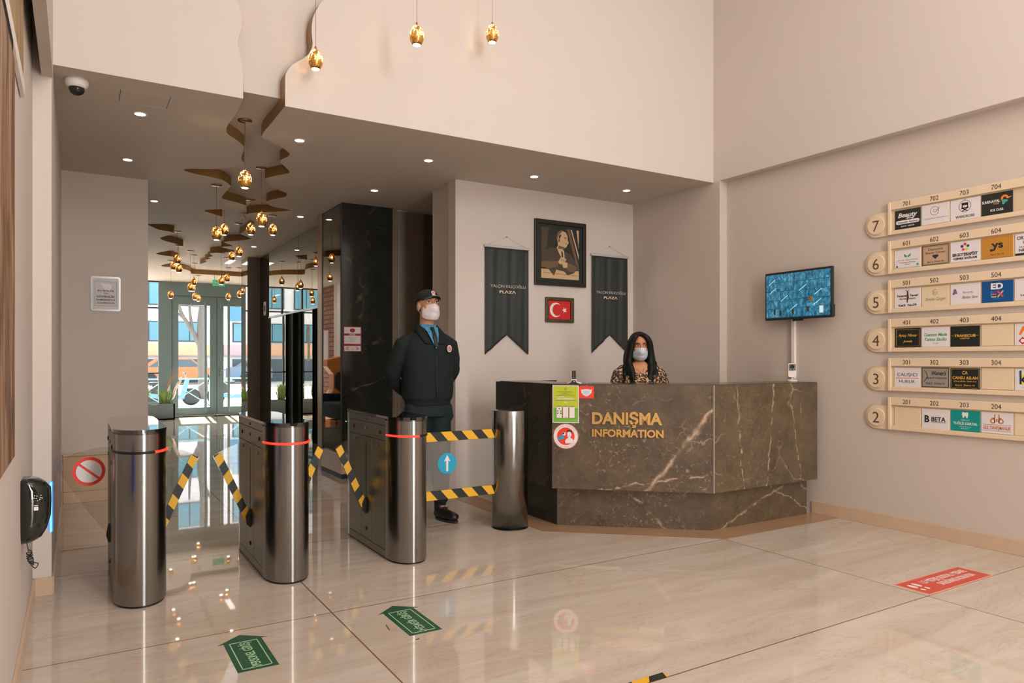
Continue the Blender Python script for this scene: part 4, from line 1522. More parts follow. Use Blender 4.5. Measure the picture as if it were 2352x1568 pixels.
def turnstile(cx, label, left, right, red):
    t = thing('turnstile', (cx, 4.73, 0), label, 'turnstile', 'entry turnstiles in a row')
    MB().prism(stadium(cx, TW-.006, 4.36, 5.10, .172), 0, .02, DARKM).build('foot', t)
    sh = MB()
    pf = [p for p in stadium(cx, TW, 4.36, 5.10, .18, 28) if p[1] <= 4.3605]
    pf = sorted(pf, key=lambda p: atan2(p[1]-4.36-1e-6, p[0]-cx) % (2*pi))
    rings = [[(x, y, z) for x, y in [(cx-TW, 4.385)]+pf+[(cx+TW, 4.385)]] for z in (.012, .908)]
    for k in range(len(rings[0])-1):
        sh.add([rings[0][k], rings[0][k+1], rings[1][k+1], rings[1][k]], [[0, 1, 2, 3]], STEEL, True)
    sh.prism([(x, y) for x, y, z in rings[0]], .9, .9085, STEEL)
    o = sh.build('front_shell', t)
    bmm = bmesh.new(); bmm.from_mesh(o.data); bmesh.ops.remove_doubles(bmm, verts=bmm.verts, dist=.0001); bmm.to_mesh(o.data); bmm.free()
    MB().prism([p for p in stadium(cx, TW-.001, 5.10, 5.101, .178, front=False)], .012, .908, STEEL).build('rear_shell', t)
    for s in (-1, 1):
        x0 = cx+s*(TW-.016)
        x1 = cx+s*TW
        a, bb = min(x0, x1), max(x0, x1)
        p = MB()
        p.box(a, bb, 4.388, 5.098, .865, .906, STEELD, .002).box(a, bb, 4.388, 5.098, .765, .862, STEELD, .002)
        p.box(a, bb, 4.388, 4.64, .062, .762, STEELD, .002).box(a, bb, 4.643, 4.85, .062, .762, STEELD, .002).box(a, bb, 4.853, 5.098, .062, .762, STEELD, .002)
        p.box(a, bb, 4.388, 5.098, .012, .06, STEELD, .003)
        o = p.build('side_panel', t)
        xx = x1+s*.001
        MB().box(min(x1-s*.002, xx), max(x1-s*.002, xx), 4.744, 4.756, .30, .73, BLK).build('slot', o)
        for (y, z, r, m, nm) in ((4.48, .815, .013, BLK, 'sensor'), (5.0, .815, .013, BLK, 'sensor'), (4.75, .82, .012, STEEL, 'button'), (4.52, .725, .011, STEEL, 'screw'), (4.97, .725, .011, STEEL, 'screw'), (4.745, .13, .014, BLK, 'lock'), (4.75, .885, .008, STEEL, 'screw')):
            MB().lathe([(0, 0), (r, 0), (r, .003), (r*.7, .005), (0, .005)], m, (x1, y, z), 18, True, 'x' if s > 0 else 'x').build(nm, o) if s > 0 else MB(Matrix.Translation((x1, y, z)) @ Matrix.Rotation(pi, 4, 'Z')).lathe([(0, 0), (r, 0), (r, .003), (r*.7, .005), (0, .005)], m, (0, 0, 0), 18, True, 'x').build(nm, o)
    MB().prism(stadium(cx, TW-.02, 4.36, 5.10, .16), .02, .905, DARKM).build('core', t)
    MB().prism(stadium(cx, TW+.002, 4.36, 5.10, .183, 20), .909, .926, GLASST).build('glass_top', t)
    # light strip round the nose
    ls = MB()
    N = 40
    pts = []
    for i in range(N+1):
        a = pi+pi*i/N
        pts.append((cx+(TW+.001)*cos(a), 4.36+.181*sin(a), .807))

    def strip(b, i0, i1, m, e):
        b.tube([(cx+(p[0]-cx)*(1+e), 4.36+(p[1]-4.36)*(1+e), p[2]) for p in pts[i0:i1+1]], .0068, m, 8, flat=1.0)
    strip(ls, 0, N, DARKM, 0)
    o = ls.build('light_strip', t)
    for a, bq in red:
        lb = MB()
        strip(lb, int(a*N), int(bq*N), RED_L, .012)
        lb.build('red_light', o)
    if left:
        left(t, cx-TW)
    if right:
        right(t, cx+TW)
    return t


def disc_wing(t, xs):
    M = frame((xs, 4.75, 0), (1, 0, 0), (0, 0, 1))
    g = MB(M).prism([(.01, .30), (.01, .79), (-.08, .785), (-.17, .765), (-.262, .715), (-.262, .68), (-.09, .39), (-.02, .30)], -.004, .004, ACRYL).build('barrier_flap', t)
    b = MB(at(M, -.105, .655, .0045))
    b.disc(0, 0, .075, 0, WHT, .0008).ring(0, 0, .064, .082, .0002, RED, .0012)
    b.prism([(-.053, .038), (-.045, .048), (.053, -.038), (.045, -.048)], .001, .0016, RED)
    b.build('no_entry_disc', g)
    MB(M).prism([(.012, .24), (.012, .36), (-.01, .34), (-.02, .28), (-.01, .24)], -.014, .014, BLK).build('hinge_cap', g)


t1 = turnstile(.2925, 'brushed steel turnstile nearest the left wall, beside the no entry disc', disc_wing, lambda t, x: flap(t, x, 1), [(.66, 1.0)])
t2 = turnstile(1.0675, 'brushed steel turnstile in the middle of the row, red light all around its nose', lambda t, x: flap(t, x, -1), lambda t, x: flap(t, x, 1), [(.0, .60), (.62, 1.0)])
t3 = turnstile(1.8325, 'brushed steel turnstile beside the guard, linked to the closed clear panel', lambda t, x: flap(t, x, -1), None, [(.0, .56)])
single(MB().lathe([(0, 0), (.0045, 0), (.004, .006), (0, .008)], GRN_L, (1.703, 5.17, .83), 12), 'status_light', (1.703, 5.17, .83), 'tiny green light on the rear edge of the turnstile beside the guard', 'light')

# closed clear panel between the last turnstile and the bollard
t = thing('barrier_panel', (2.34, 4.745, .25), 'clear plastic barrier panel with hazard tape and a blue arrow disc', 'barrier')
M = frame((1.96, 4.745, 0), (1, 0, 0), (0, 0, 1))
ac2 = mat('scratched_acrylic', srgb(220, 214, 206), rough=.12, alpha=.13, spec=.6, bump=(14, .35))
MB(M).box(.0, .766, .27, .756, -.003, .003, ac2).build('sheet', t)
hazard(MB(M), (.766, .728), (0, .728), .068, 9, .0045, -.9, 0).build('hazard_tape', t)
hazard(MB(M), (.766, .302), (0, .302), .068, 9, .0045, -.9, 0).build('hazard_tape', t)
b = MB(at(M, .362, .529, .0045))
b.disc(0, 0, .077, 0, CYAN, .001)
b.prism([(-.0085, -.058), (.0085, -.058), (.0085, .022), (.027, .012), (0, .062), (-.027, .012), (-.0085, .022)], .0012, .0018, WHT)
b.build('arrow_disc', t)

t = thing('bollard', (2.86, 4.74, 0), 'plain round brushed steel bollard at the corner of the counter', 'bollard')
MB().lathe([(.139, .004), (.139, .897), (.1375, .900), (.134, .901)], STEEL, (2.86, 4.74, 0), 72).build('tube', t)
MB().lathe([(.0, .885), (.134, .885), (.134, .899), (.0, .899)], STEELD, (2.86, 4.74, 0), 48).build('cap', t)
MB().lathe([(0, 0), (.141, 0), (.141, .006), (0, .006)], DARKM, (2.86, 4.74, 0), 48).build('base_ring', t)

# ------------------------------------------------------------------ floor stickers
for (cx, txt, lab) in ((1.416, 'MİSAFİR GİRİŞ', 'green arrow floor sticker in front of the last two turnstiles'), (.652, 'PERSONEL GİRİŞ', 'green arrow floor sticker nearest the camera, before the first two turnstiles')):
    M = Matrix.Translation((cx, 3.3, .0002))
    t = thing('floor_sticker', (cx, 3.3, 0), lab, 'floor sticker', 'green arrow stickers on the floor')
    a = MB(M).prism([(-.083, -.185), (.083, -.185), (.083, .16), (.108, .155), (0, .24), (-.108, .155), (-.083, .16)], 0, .0012, GRNF)
    a.build('sheet', t)
    b = MB(M)
    for r in ((-.062, -.057, -.165, .15), (.057, .062, -.165, .15), (-.062, .062, -.165, -.158), (-.062, .062, .143, .15)):
        b.rect(r[0], r[1], r[2], r[3], .0013, LGRN, .0003)
    b.text(txt, .0, -.008, .040, LGRN, z=.0013, d=.0003, bold=.7, rot=pi/2, w=.285)
    b.build('print', t)
M = Matrix.Translation((4.349, 2.277, .0002))
t = thing('floor_sticker', (4.349, 2.277, 0), 'red rectangular floor sticker with footprints near the right wall', 'floor sticker')
MB(M).rect(-.345, .345, -.107, .107, 0, CM_('pink_edge', 232, 160, 140, rough=.3), .0008).rect(-.333, .333, -.095, .095, .0009, REDF, .0003).build('sheet', t)
b = MB(M)
b.text('1.5 METRE SOSYAL MESAFE', .06, .04, .044, WHT, z=.0013, d=.0003, bold=1, w=.46)
b.text('SAĞLIĞINIZI KORUYUN', .08, -.026, .044, WHT, z=.0013, d=.0003, bold=1, w=.36)
for x, y in ((-.285, -.005), (-.235, .0)):
    b.disc(x, y+.03, .016, .0013, WHT, .0003, 18, ry=.032).disc(x, y-.03, .012, .0013, WHT, .0003, 16, ry=.016)
b.build('print', t)
M = Matrix.Translation((0, 0, .0002))
b = MB(M)
hazard(b, (1.25, 2.19), (2.07, 2.19), .04, 9, .0006, .8, 1)
b.v = [(x, y, z+.0014) for x, y, z in b.v]
single(b, 'hazard_tape', (1.66, 2.19, 0), 'strip of black and yellow tape on the floor at the bottom edge', 'tape')
sc = MB()
sc.prism([(1.285, 3.30), (1.292, 3.31), (1.282, 3.24), (1.275, 3.225)], 0, .0012, mat('glue_residue', srgb(84, 64, 40), rough=.7))
sc.prism([(1.34, 3.065), (1.36, 3.068), (1.356, 3.058), (1.338, 3.056)], 0, .0012, MATS['glue_residue'])
single(sc, 'scuff_mark', (1.3, 3.25, 0), 'dark glue scuffs left of the green arrow sticker beside the last turnstiles', 'stain')

# ------------------------------------------------------------------ left wall: dispenser, cord, artwork
t = thing('sanitiser_dispenser', (-.205, 3.5, .56), 'black egg-shaped wall dispenser with a glowing blue edge', 'dispenser')
shell = MB(Matrix.Translation((-.205, 3.52, .70)))
rings = []
prof = [(-.145, .012, .02), (-.14, .045, .045), (-.12, .075, .068), (-.085, .095, .082), (-.03, .108, .09), (.04, .110, .092), (.09, .108, .09), (.118, .085, .088), (.133, .06, .084)]
for z, dx, dy in prof:
    rings.append([(max(0, dx*(1.0 if abs(cos(a)) > .0 else 1)*max(0, cos(a))**.6 if cos(a) > 0 else 0), dy*sin(a)*(1.0), z) for a in [(-pi/2+pi*i/20) for i in range(21)]])
n = len(rings[0])
shell.loft(rings, BLKG, True)
shell.build('housing', t)
MB().box(-.205, -.19, 3.45, 3.61, .60, .83, BLK, .004).build('back_plate', t)
bl = MB()
bl.box(-.108, -.092, 3.595, 3.612, .575, .80, BLU_L, .002).box(-.105, -.095, 3.59, 3.596, .575, .80, BLU_L2)
bl.build('blue_light', t)
ic = MB(frame((-.100, 3.49, .735), (.96, .28, 0), (0, 0, 1)))
b = MB(frame((-.150, 3.4335, .70), (1, .06, 0), (0, 0, 1)))
for (x, y) in ((-.004, .07), (.004, .068), (.018, .07), (-.006, .06), (.001, .058), (.016, .06), (.022, .058), (.006, .048), (.014, .052)):
    b.disc(x, y, .0022, .002, WHT, .001, 8)
b.rect(-.006, .008, .026, .029, .0, WHT, .002).rrect(-.007, .009, .006, .022, .003, .0, .002, WHT)
b.build('icon_print', t)
cd = MB()
pts = [(-.185, 3.47, .59), (-.182, 3.46, .555), (-.176, 3.45, .53)]
cd.tube(smooth_chain(pts, 5), .0022, BLK, 8)
cp = []
for i in range(90):
    a = i*.55
    f = i/89
    cp.append((-.176+.010*sin(a)+.010*f, 3.45+.010*cos(a*1.3), .528-.052*f+.007*cos(a*.9)))
cd.tube(cp, .0022, BLK, 6)
cd.ell((-.166, 3.45, .482), (.010, .009, .008), BLK)
cd.tube(smooth_chain([(-.166, 3.45, .482), (-.150, 3.44, .480), (-.142, 3.44, .476), (-.146, 3.44, .464), (-.155, 3.44, .458), (-.168, 3.45, .474)], 5), .0022, BLK, 8)
cd.build('power_cord', t)
t.location = (-.205, 3.76, .50)

t = thing('wall_artwork', (-.2, 2.0, 1.6), 'large blurred brown canvas hanging on the left wall close to the camera', 'picture')
CV = mat('brown_canvas', srgb(128, 92, 62), rough=.6)
q = NT(CV)
nz = q.noise(q.mapping(q.n('NewGeometry').outputs['Position'], scale=(1, 5, .9)), 2.2, 6, .6, 1)
q.l(q.ramp(nz.outputs['Fac'], [(.3, srgb(58, 40, 28)), (.5, srgb(140, 104, 74)), (.7, srgb(176, 150, 124))]), q.b.inputs['Base Color'])
MB().box(-.203, -.183, .9, 3.02, .96, 2.33, CV, .002).build('canvas', t)
MB().box(-.203, -.188, .9, 3.02, 2.332, 2.398, BLKMT).build('top_frame', t)
t = thing('wall_artwork', (-.2, 2.6, 2.8), 'gold textured panel high on the left wall above the canvas', 'picture')
CV2 = mat('gold_canvas', srgb(150, 118, 70), rough=.5)
q = NT(CV2)
nz = q.noise(q.mapping(q.n('NewGeometry').outputs['Position'], scale=(1, 4, 1)), 3, 6, .6, 1)
q.l(q.ramp(nz.outputs['Fac'], [(.3, srgb(110, 88, 56)), (.6, srgb(176, 142, 88))]), q.b.inputs['Base Color'])
MB().box(-.203, -.192, 1.0, 3.66, 2.46, 4.2, CV2).build('canvas', t)
MB().box(-.203, -.187, 1.0, 3.66, 2.40, 2.46, WHITE, .002).build('lower_edge', t)

# ------------------------------------------------------------------ notices on the pillars
t = thing('wall_notice', (.228, 7.55, 1.73), 'small silver framed notice with rounded corners on the left pillar', 'notice')
M = frame((.228, 7.56, 1.89), (1, 0, 0), (0, 0, 1))
MB(M).rrect(-.120, .120, -.158, .158, .02, .001, .008, STEEL).rrect(-.104, .104, -.142, .142, .008, .008, .010, CM_('silver_face', 196, 190, 186, rough=.3)).build('frame', t)
b = MB(M)
b.rect(-.088, .088, -.112, .112, .0102, GREYI).rect(-.086, .086, -.110, .110, .0109, CM_('paper_grey', 206, 200, 196, rough=.5))
b.prism([(-.04, .1), (.05, .085), (.045, .05), (.02, .03), (-.01, .035)], .0116, .012, WHT)
b.text('BU BÖLGE', 0, .028, .014, INK, z=.0122, bold=1, w=.13)
b.text('7/24', 0, .004, .014, DRED, z=.0122, bold=1)
b.text('GÜVENLİK', 0, -.026, .018, INK, z=.0122, bold=1.2, w=.15)
b.text('KAMERASIYLA', 0, -.055, .016, INK, z=.0122, bold=1.2, w=.15)
b.text('İZLENMEKTEDİR', 0, -.084, .013, INK, z=.0122, bold=1, w=.14)
b.build('print', t)
t = thing('mask_notice', (2.56, 7.55, 1.37), 'white and red mask notice on the black marble pier', 'notice')
M = frame((2.561, 7.558, 1.508), (1, 0, 0), (0, 0, 1))
MB(M).rect(-.1, .1, -.136, .136, 0, DRED, .001).build('sheet', t)
b = MB(M)
b.rect(-.092, .092, .06, .128, .0012, WHT).rect(-.092, .092, -.052, .036, .0012, WHT).rect(-.092, .092, -.13, -.075, .0012, WHT)
b.disc(0, .094, .03, .002, DRED, ry=.022)
b.text('MASKE', 0, .048, .017, WHT, z=.0012, bold=1.2)
for k, s in enumerate(('MASKESİZ GİRMEK', 'KESİNLİKLE', 'YASAKTIR')):
    b.text(s, 0, .012-.02*k, .009, GREYI, z=.002)
for s in (-1, 1):
    for k in (0, 1):
        x = s*(.04+.016*k)
        b.stroke([(x, -.086), (x+s*.014, -.102), (x, -.118)], .006, .002, DRED)
b.text('1.5 M', 0, -.095, .01, GREYI, z=.002).text('MESAFE', 0, -.112, .008, INK, z=.002)
b.build('print', t)

# ------------------------------------------------------------------ ceiling things
t = thing('dome_camera', (-.018, 5.06, ZS), 'white dome camera on the soffit by the left wall', 'camera')
MB().lathe([(.0, ZS), (.062, ZS), (.064, ZS-.02), (.060, ZS-.036), (.050, ZS-.05), (.044, ZS-.052), (.0, ZS-.052)], WHITE, (-.0, 5.06, 0), 40).build('housing', t)
MB().lathe([(.044, ZS-.050), (.042, ZS-.066), (.032, ZS-.084), (.016, ZS-.094), (.0, ZS-.096)], BLKG, (-.0, 5.06, 0), 32).build('dome', t)
h = MB()
for a in ((.235, .238, 5.10, 5.34), (.515, .518, 5.08, 5.34)):
    h.box(a[0], a[1], a[2], a[3], ZS-.0015, ZS, INK)
h.box(.238, .515, 5.1, 5.102, ZS-.001, ZS, SOFF).box(.238, .515, 5.34, 5.342, ZS-.001, ZS, SOFF)
struct('trim_8', h)

dl0 = None
for (x, y, lab) in ((.373, 5.54, 'recessed ceiling spot just behind the dome camera'), (.368, 6.87, 'recessed ceiling spot above the left pillar'), (1.469, 5.575, 'recessed ceiling spot right of the wavy recess, front row'), (2.553, 5.572, 'recessed ceiling spot left of the portrait, front row'), (3.616, 5.558, 'recessed ceiling spot above the portrait, front row'), (4.706, 5.54, 'recessed ceiling spot at the right end of the front row'), (2.548, 6.85, 'recessed ceiling spot before the black marble pier'), (.707, 8.526, 'recessed ceiling spot right of the left pillar, further back'), (2.268, 8.569, 'recessed ceiling spot near the slim post'), (2.279, 11.24, 'recessed ceiling spot near the brown stone pillar')):
    if dl0 is None:
        dl0 = thing('downlight', (0, 0, 0), lab, 'ceiling light', 'recessed spots in the soffit')
        MB().lathe([(.030, .0), (.046, .0), (.045, -.004), (.030, -.004)], WHITE, n=32).build('trim_ring', dl0)
        MB().lathe([(0, -.001), (.034, -.001), (.034, -.0055), (.028, -.007), (0, -.0075)], LAMPW, n=24).build('lamp', dl0)
        r = dl0
    else:
        r = dl0.copy()
        COL.objects.link(r)
        for c in list(dl0.children):
            k = c.copy()
            COL.objects.link(k)
            k.parent = r
    r.location = (x, y, ZS)
    r['label'] = lab
for (x, y) in ((.373, 5.54), (1.469, 5.575), (2.553, 5.572), (3.616, 5.558), (4.706, 5.54)):
    lamp('downlight_beam', 'SPOT', (x, y, ZS-.01), 16, (1, .90, .82), spot_size=radians(80), spot_blend=.9, shadow_soft_size=.03)

# pendants: (x, y, z of egg centre, height of its ceiling, label)
PEND = [
    (1.34, 4.69, 3.26, ZT, 'gold egg pendant hanging before the wavy edge of the front wall'),
    (1.91, 4.35, 3.42, ZT, 'middle of the three pale gold egg pendants against the front wall'),
    (2.64, 4.63, 3.71, ZT, 'right of the three pale gold egg pendants against the front wall'),
    (1.07, 5.59, 2.63, 0, 'nearest and largest gold egg pendant under the soffit'),
    (1.47, 6.91, 2.59, 0, 'gold egg pendant just right of the nearest one, on a long cord'),
    (1.66, 8.35, 2.74, 0, 'gold egg pendant below the right lobe of the recess'),
    (1.97, 8.66, 2.81, 0, 'rightmost gold egg pendant of the near cluster'),
    (1.16, 7.43, 2.51, 0, 'gold egg pendant left of the nearest one, in front of another egg'),
    (1.48, 8.95, 2.81, 0, 'gold egg pendant tucked behind the left one of the near cluster'),
    (1.82, 9.91, 2.70, 0, 'gold egg pendant with dark rim above the exit sign, upper of a pair'),
    (1.97, 11.29, 2.82, 0, 'gold egg pendant with dark rim, lower left of a pair above the doors'),
    (1.20, 10.97, 2.68, 0, 'upper egg pendant of the trio at the left end of the hall'),
    (1.32, 12.57, 2.77, 0, 'back egg pendant of the trio at the left end of the hall'),
    (1.30, 11.69, 2.64, 0, 'lower egg pendant of the trio at the left end of the hall'),
    (1.97, 12.18, 2.54, 0, 'gold egg pendant in front of the green exit sign'),
    (2.15, 12.73, 2.64, 0, 'gold egg pendant overlapping the one before the exit sign'),
    (2.41, 14.13, 2.45, 0, 'pale egg pendant over the right door leaf'),
    (2.59, 14.02, 2.49, 0, 'pale egg pendant half hidden by the brown stone pillar'),
    (1.72, 13.35, 2.61, 0, 'top pale egg pendant of the cluster over the left door leaf'),
    (1.60, 12.85, 2.47, 0, 'left pale egg pendant of the cluster over the left door leaf'),
    (1.96, 15.35, 2.68, 0, 'small pale egg pendant in the middle of the door cluster'),
    (1.88, 14.46, 2.45, 0, 'lower pale egg pendant of the cluster over the left door leaf'),
    (2.11, 15.74, 2.52, 0, 'farthest and lowest egg pendant of the door cluster'),
    (1.38, 13.56, 2.39, 0, 'pale egg pendant hanging alone at the left door post'),
]


def in_recess(x, y):
    poly = sL+sR[::-1]
    c = False
    for (x0, y0), (x1, y1) in zip(poly, poly[1:]+poly[:1]):
        if (y0 > y) != (y1 > y) and x < (x1-x0)*(y-y0)/(y1-y0)+x0:
            c = not c
    return c


p0 = None
for (x, y, z, top, lab) in PEND:
    zc = top or (ZS+.0905 if in_recess(x, y) else ZS)
    if p0 is None:
        p0 = thing('pendant_lamp', (0, 0, 0), lab, 'pendant lamp', 'gold egg pendants')
        pr = [(.021, -.066), (.034, -.055), (.044, -.036), (.0485, -.012), (.046, .014), (.038, .038), (.026, .055), (.012, .066), (.006, .069)]
        MB().lathe(pr, EGG, n=28).build('glass_shade', p0)
        bmm = bmesh.new(); bmm.from_mesh(p0.children[0].data)
        bmesh.ops.delete(bmm, geom=[f for f in bmm.faces if len(f.verts) > 4], context='FACES_ONLY')
        bmm.to_mesh(p0.children[0].data); bmm.free()
        MB().lathe([(.030, -.060), (.0435, -.037), (.0465, -.022), (.045, -.018), (.0425, -.036), (.0295, -.058)], mat('dark_gold_rim', srgb(150, 108, 44), rough=.18, metal=1.0), n=28).build('gold_rim', p0)
        MB().lathe([(0, -.059), (.024, -.059), (.024, -.066), (0, -.066)], LEDW, n=20).build('led', p0)
        MB().lathe([(.008, .064), (.007, .082), (.002, .086)], BRONZE, n=14).build('cap', p0)
        r = p0
    else:
        r = p0.copy()
        COL.objects.link(r)
        for c in list(p0.children):
            if c.name.startswith(('cord', 'canopy')):
                continue
            k = c.copy()
            COL.objects.link(k)
            k.parent = r
    r['label'] = lab
    r['group'] = 'gold egg pendants in the atrium' if top else 'gold egg pendants under the soffit'
    H = zc-z
    MB().lathe([(.0016, .084), (.0016, H-.012)], BRONZE, n=6).build('cord', r)
    MB().lathe([(0, H-.012), (.05, H-.010), (.052, H-.001), (0, H-.001)], BRONZE, n=28).build('canopy', r)
    r.location = (x, y, z)
    near = y < 9.5
    lamp('pendant_bulb', 'POINT', (x, y, z+.012), (7.0 if y < 6 else 3.2) if near else 1.6, (1, .78, .50), shadow_soft_size=.012)

t = thing('exit_sign', (2.46, 15.5, 2.75), 'green hanging exit sign before the entrance doors', 'sign')
MB().box(2.345, 2.575, 15.5, 15.52, 2.76, 2.885, mat('exit_green', srgb(60, 160, 110), emit=srgb(50, 160, 105), es=.8), .004).build('panel', t)
MB(frame((2.46, 15.499, 2.822), (1, 0, 0), (0, 0, 1))).text('ÇIKIŞ', .03, 0, .05, WHT, z=0, d=.001, bold=1, w=.12).prism([(-.09, -.035), (-.075, .0), (-.085, .02), (-.07, .035), (-.055, .02), (-.06, 0), (-.045, -.035), (-.065, -.012)], 0, .001, WHT).build('print', t)
MB().cyl((2.38, 15.51, 0), .003, 2.885, ZS, DARKM, 8).cyl((2.54, 15.51, 0), .003, 2.885, ZS, DARKM, 8).build('hanger', t)
for (x, y, rz, lab) in ((2.28, 13.2, 0, 'strip light in the hall ceiling on the right, near the doors'), (.65, 15.2, 0, 'strip light in the hall ceiling at the far left')):
    zc = ZS+.0905 if in_recess(x, y) else ZS
    t = thing('strip_light', (x, y, zc), lab, 'ceiling light', 'strip lights in the hall ceiling')
    MB().box(x-.06, x+.06, y-.3, y+.3, zc-.006, zc-.0003, WHITE, .002).build('frame', t)
    MB().box(x-.045, x+.045, y-.28, y+.28, zc-.0075, zc-.006, LAMPS).build('diffuser', t)
    if x < 1:
        lamp('strip_beam', 'AREA', (x, y, zc-.012), 18, (1, .97, .95), size=.09, size_y=.55, specular_factor=.15)
for k, (x, y, lab) in enumerate(((1.2, 12.6, 'small sprinkler head in the middle of the hall ceiling'), (1.75, 9.2, 'small sprinkler head beside the recess edge'))):
    zc = ZS+.0905 if in_recess(x, y) else ZS
    t = thing('sprinkler', (x, y, zc), lab, 'sprinkler')
    MB().lathe([(0, zc), (.045, zc-.001), (.045, zc-.008), (.01, zc-.012), (.008, zc-.045), (0, zc-.045)], WHITE, (x, y, 0), 20).build('body', t)
    MB().lathe([(0, zc-.046), (.018, zc-.046), (.018, zc-.049), (0, zc-.049)], STEEL, (x, y, 0), 14).build('deflector', t)

# ------------------------------------------------------------------ people
SKIN_M = mat('skin_pale', srgb(206, 150, 118), rough=.55)
SKIN_W = mat('skin_olive', srgb(196, 134, 94), rough=.55)
MASKM = mat('mask_fabric', srgb(222, 214, 216), rough=.8, bump=(40, .2))
MASKB = mat('mask_fabric_cool', srgb(200, 206, 216), rough=.8, bump=(40, .2))
NAVY = mat('black_navy_jacket', srgb(24, 32, 32), rough=.85, bump=(5, .5), spec=.3)
NAVT = mat('navy_trousers', srgb(30, 40, 42), rough=.85, bump=(5, .5), spec=.3)
SHIRT = mat('blue_shirt', srgb(74, 138, 176), rough=.8)
HAIR = mat('black_hair', srgb(18, 22, 20), rough=.5, bump=(60, .5), spec=.25)
BROWN_H = mat('dark_brown_hair', srgb(52, 38, 30), rough=.7)
EYEW = mat('eye_white', srgb(216, 208, 204), rough=.3)
IRIS = mat('iris', srgb(40, 28, 22), rough=.2)
LEATH = mat('dark_boot_leather', srgb(34, 26, 26), rough=.35)


def head_pieces(b, m, k=1.0):
    E_ = lambda c, r: b.ell(c, r, m)
    E_((0, .012*k, .035*k), (.074*k, .092*k, .083*k))
    E_((0, -.018*k, -.02*k), (.062*k, .070*k, .085*k))
    E_((0, -.036*k, -.078*k), (.043*k, .046*k, .038*k))
    b.limb([(0, -.086*k, .014*k), (0, -.100*k, -.012*k), (0, -.106*k, -.030*k)], [.008*k, .010*k, .013*k], m)
    b.limb([(-.042*k, -.074*k, .030*k), (-.02*k, -.086*k, .033*k), (0, -.086*k, .028*k), (.02*k, -.086*k, .033*k), (.042*k, -.074*k, .030*k)], [.008*k]*5, m)
    for s in (-1, 1):
        E_((s*.036*k, -.060*k, -.026*k), (.024*k, .022*k, .022*k))
        E_((s*.073*k, .010*k, -.008*k), (.009*k, .019*k, .031*k))
        E_((s*.008*k, -.099*k, -.034*k), (.008*k, .009*k, .007*k))
    E_((0, -.084*k, -.058*k), (.022*k, .010*k, .006*k))
    E_((0, -.082*k, -.068*k), (.019*k, .010*k, .007*k))


def face_parts(t, Mh, brow, k=1.0, look=0.0):
    e, i_, bw = MB(Mh), MB(Mh), MB(Mh)
    for s in (-1, 1):
        e.ell((s*.031*k, -.0775*k, .008*k), (.0150*k, .008*k, .0068*k), EYEW)
        i_.ell(((s*.031+look)*k, -.0838*k, .008*k), (.0058*k, .003*k, .0062*k), IRIS)
        bw.tube([(s*.048*k, -.077*k, .027*k), (s*.034*k, -.0885*k, .033*k), (s*.014*k, -.0935*k, .029*k)], [.0022*k, .0038*k, .0034*k], brow, 8)
        bw.tube([(s*.046*k, -.0775*k, .0105*k), (s*.031*k, -.0862*k, .0165*k), (s*.016*k, -.0835*k, .0105*k)], [.0012*k, .0018*k, .0012*k], brow, 6)
    e.build('eyes', t)
    i_.build('irises', t)
    bw.build('eyebrows', t)


def face_mask(t, Mh, m, k=1.0):
    nu, nv = 24, 18
    vs, fs = [], []
    D = [(0, .088, -.008), (.15, .092, -.026), (.35, .094, -.048), (.6, .091, -.072), (.8, .084, -.096), (1, .058, -.120)]
    Bp = lambda v: .016+.022*math.exp(-((v-.32)/.26)**2)
    for j in range(nv+1):
        v = j/nv
        for a, c in zip(D, D[1:]):
            if a[0] <= v <= c[0]:
                f = (v-a[0])/(c[0]-a[0])
                d, z = a[1]+(c[1]-a[1])*f, a[2]+(c[2]-a[2])*f
                break
        pl = .0022*abs(((v*4) % 1)-.5)*2
        for i in range(nu+1):
            u = -1+2*i/nu
            an = u*1.12
            wz = .066+.004*sin(v*pi)
            x = wz*sin(an)/sin(1.12)
            side = abs(u)**2.2
            zz = z-side*(.020*(1-v)-.030*v)
            y = .010-(d+.006)*cos(an*1.12)**.7-pl*(1-abs(u))-Bp(v)*math.exp(-(u/.42)**2)
            vs.append((x*k, y*k, zz*k))
    for j in range(nv):
        for i in range(nu):
            a = j*(nu+1)+i
            fs.append([a, a+1, a+nu+2, a+nu+1])
    o = MB(Mh).add(vs, fs, m, True).build('face_mask', t)
    sd = o.modifiers.new('s', 'SOLIDIFY')
    sd.thickness = .0015
    s = MB(Mh)
    for q in (-1, 1):
        s.tube([(q*.064*k, -.018*k, -.024*k), (q*.073*k, -.006*k, .006*k), (q*.079*k, .018*k, .012*k), (q*.078*k, .028*k, -.010*k)], .0012, m, 6)
        s.tube([(q*.064*k, -.018*k, -.082*k), (q*.072*k, .0, -.045*k), (q*.078*k, .026*k, -.030*k), (q*.078*k, .028*k, -.010*k)], .0012, m, 6)
    s.build('ear_loop', o)
    return o


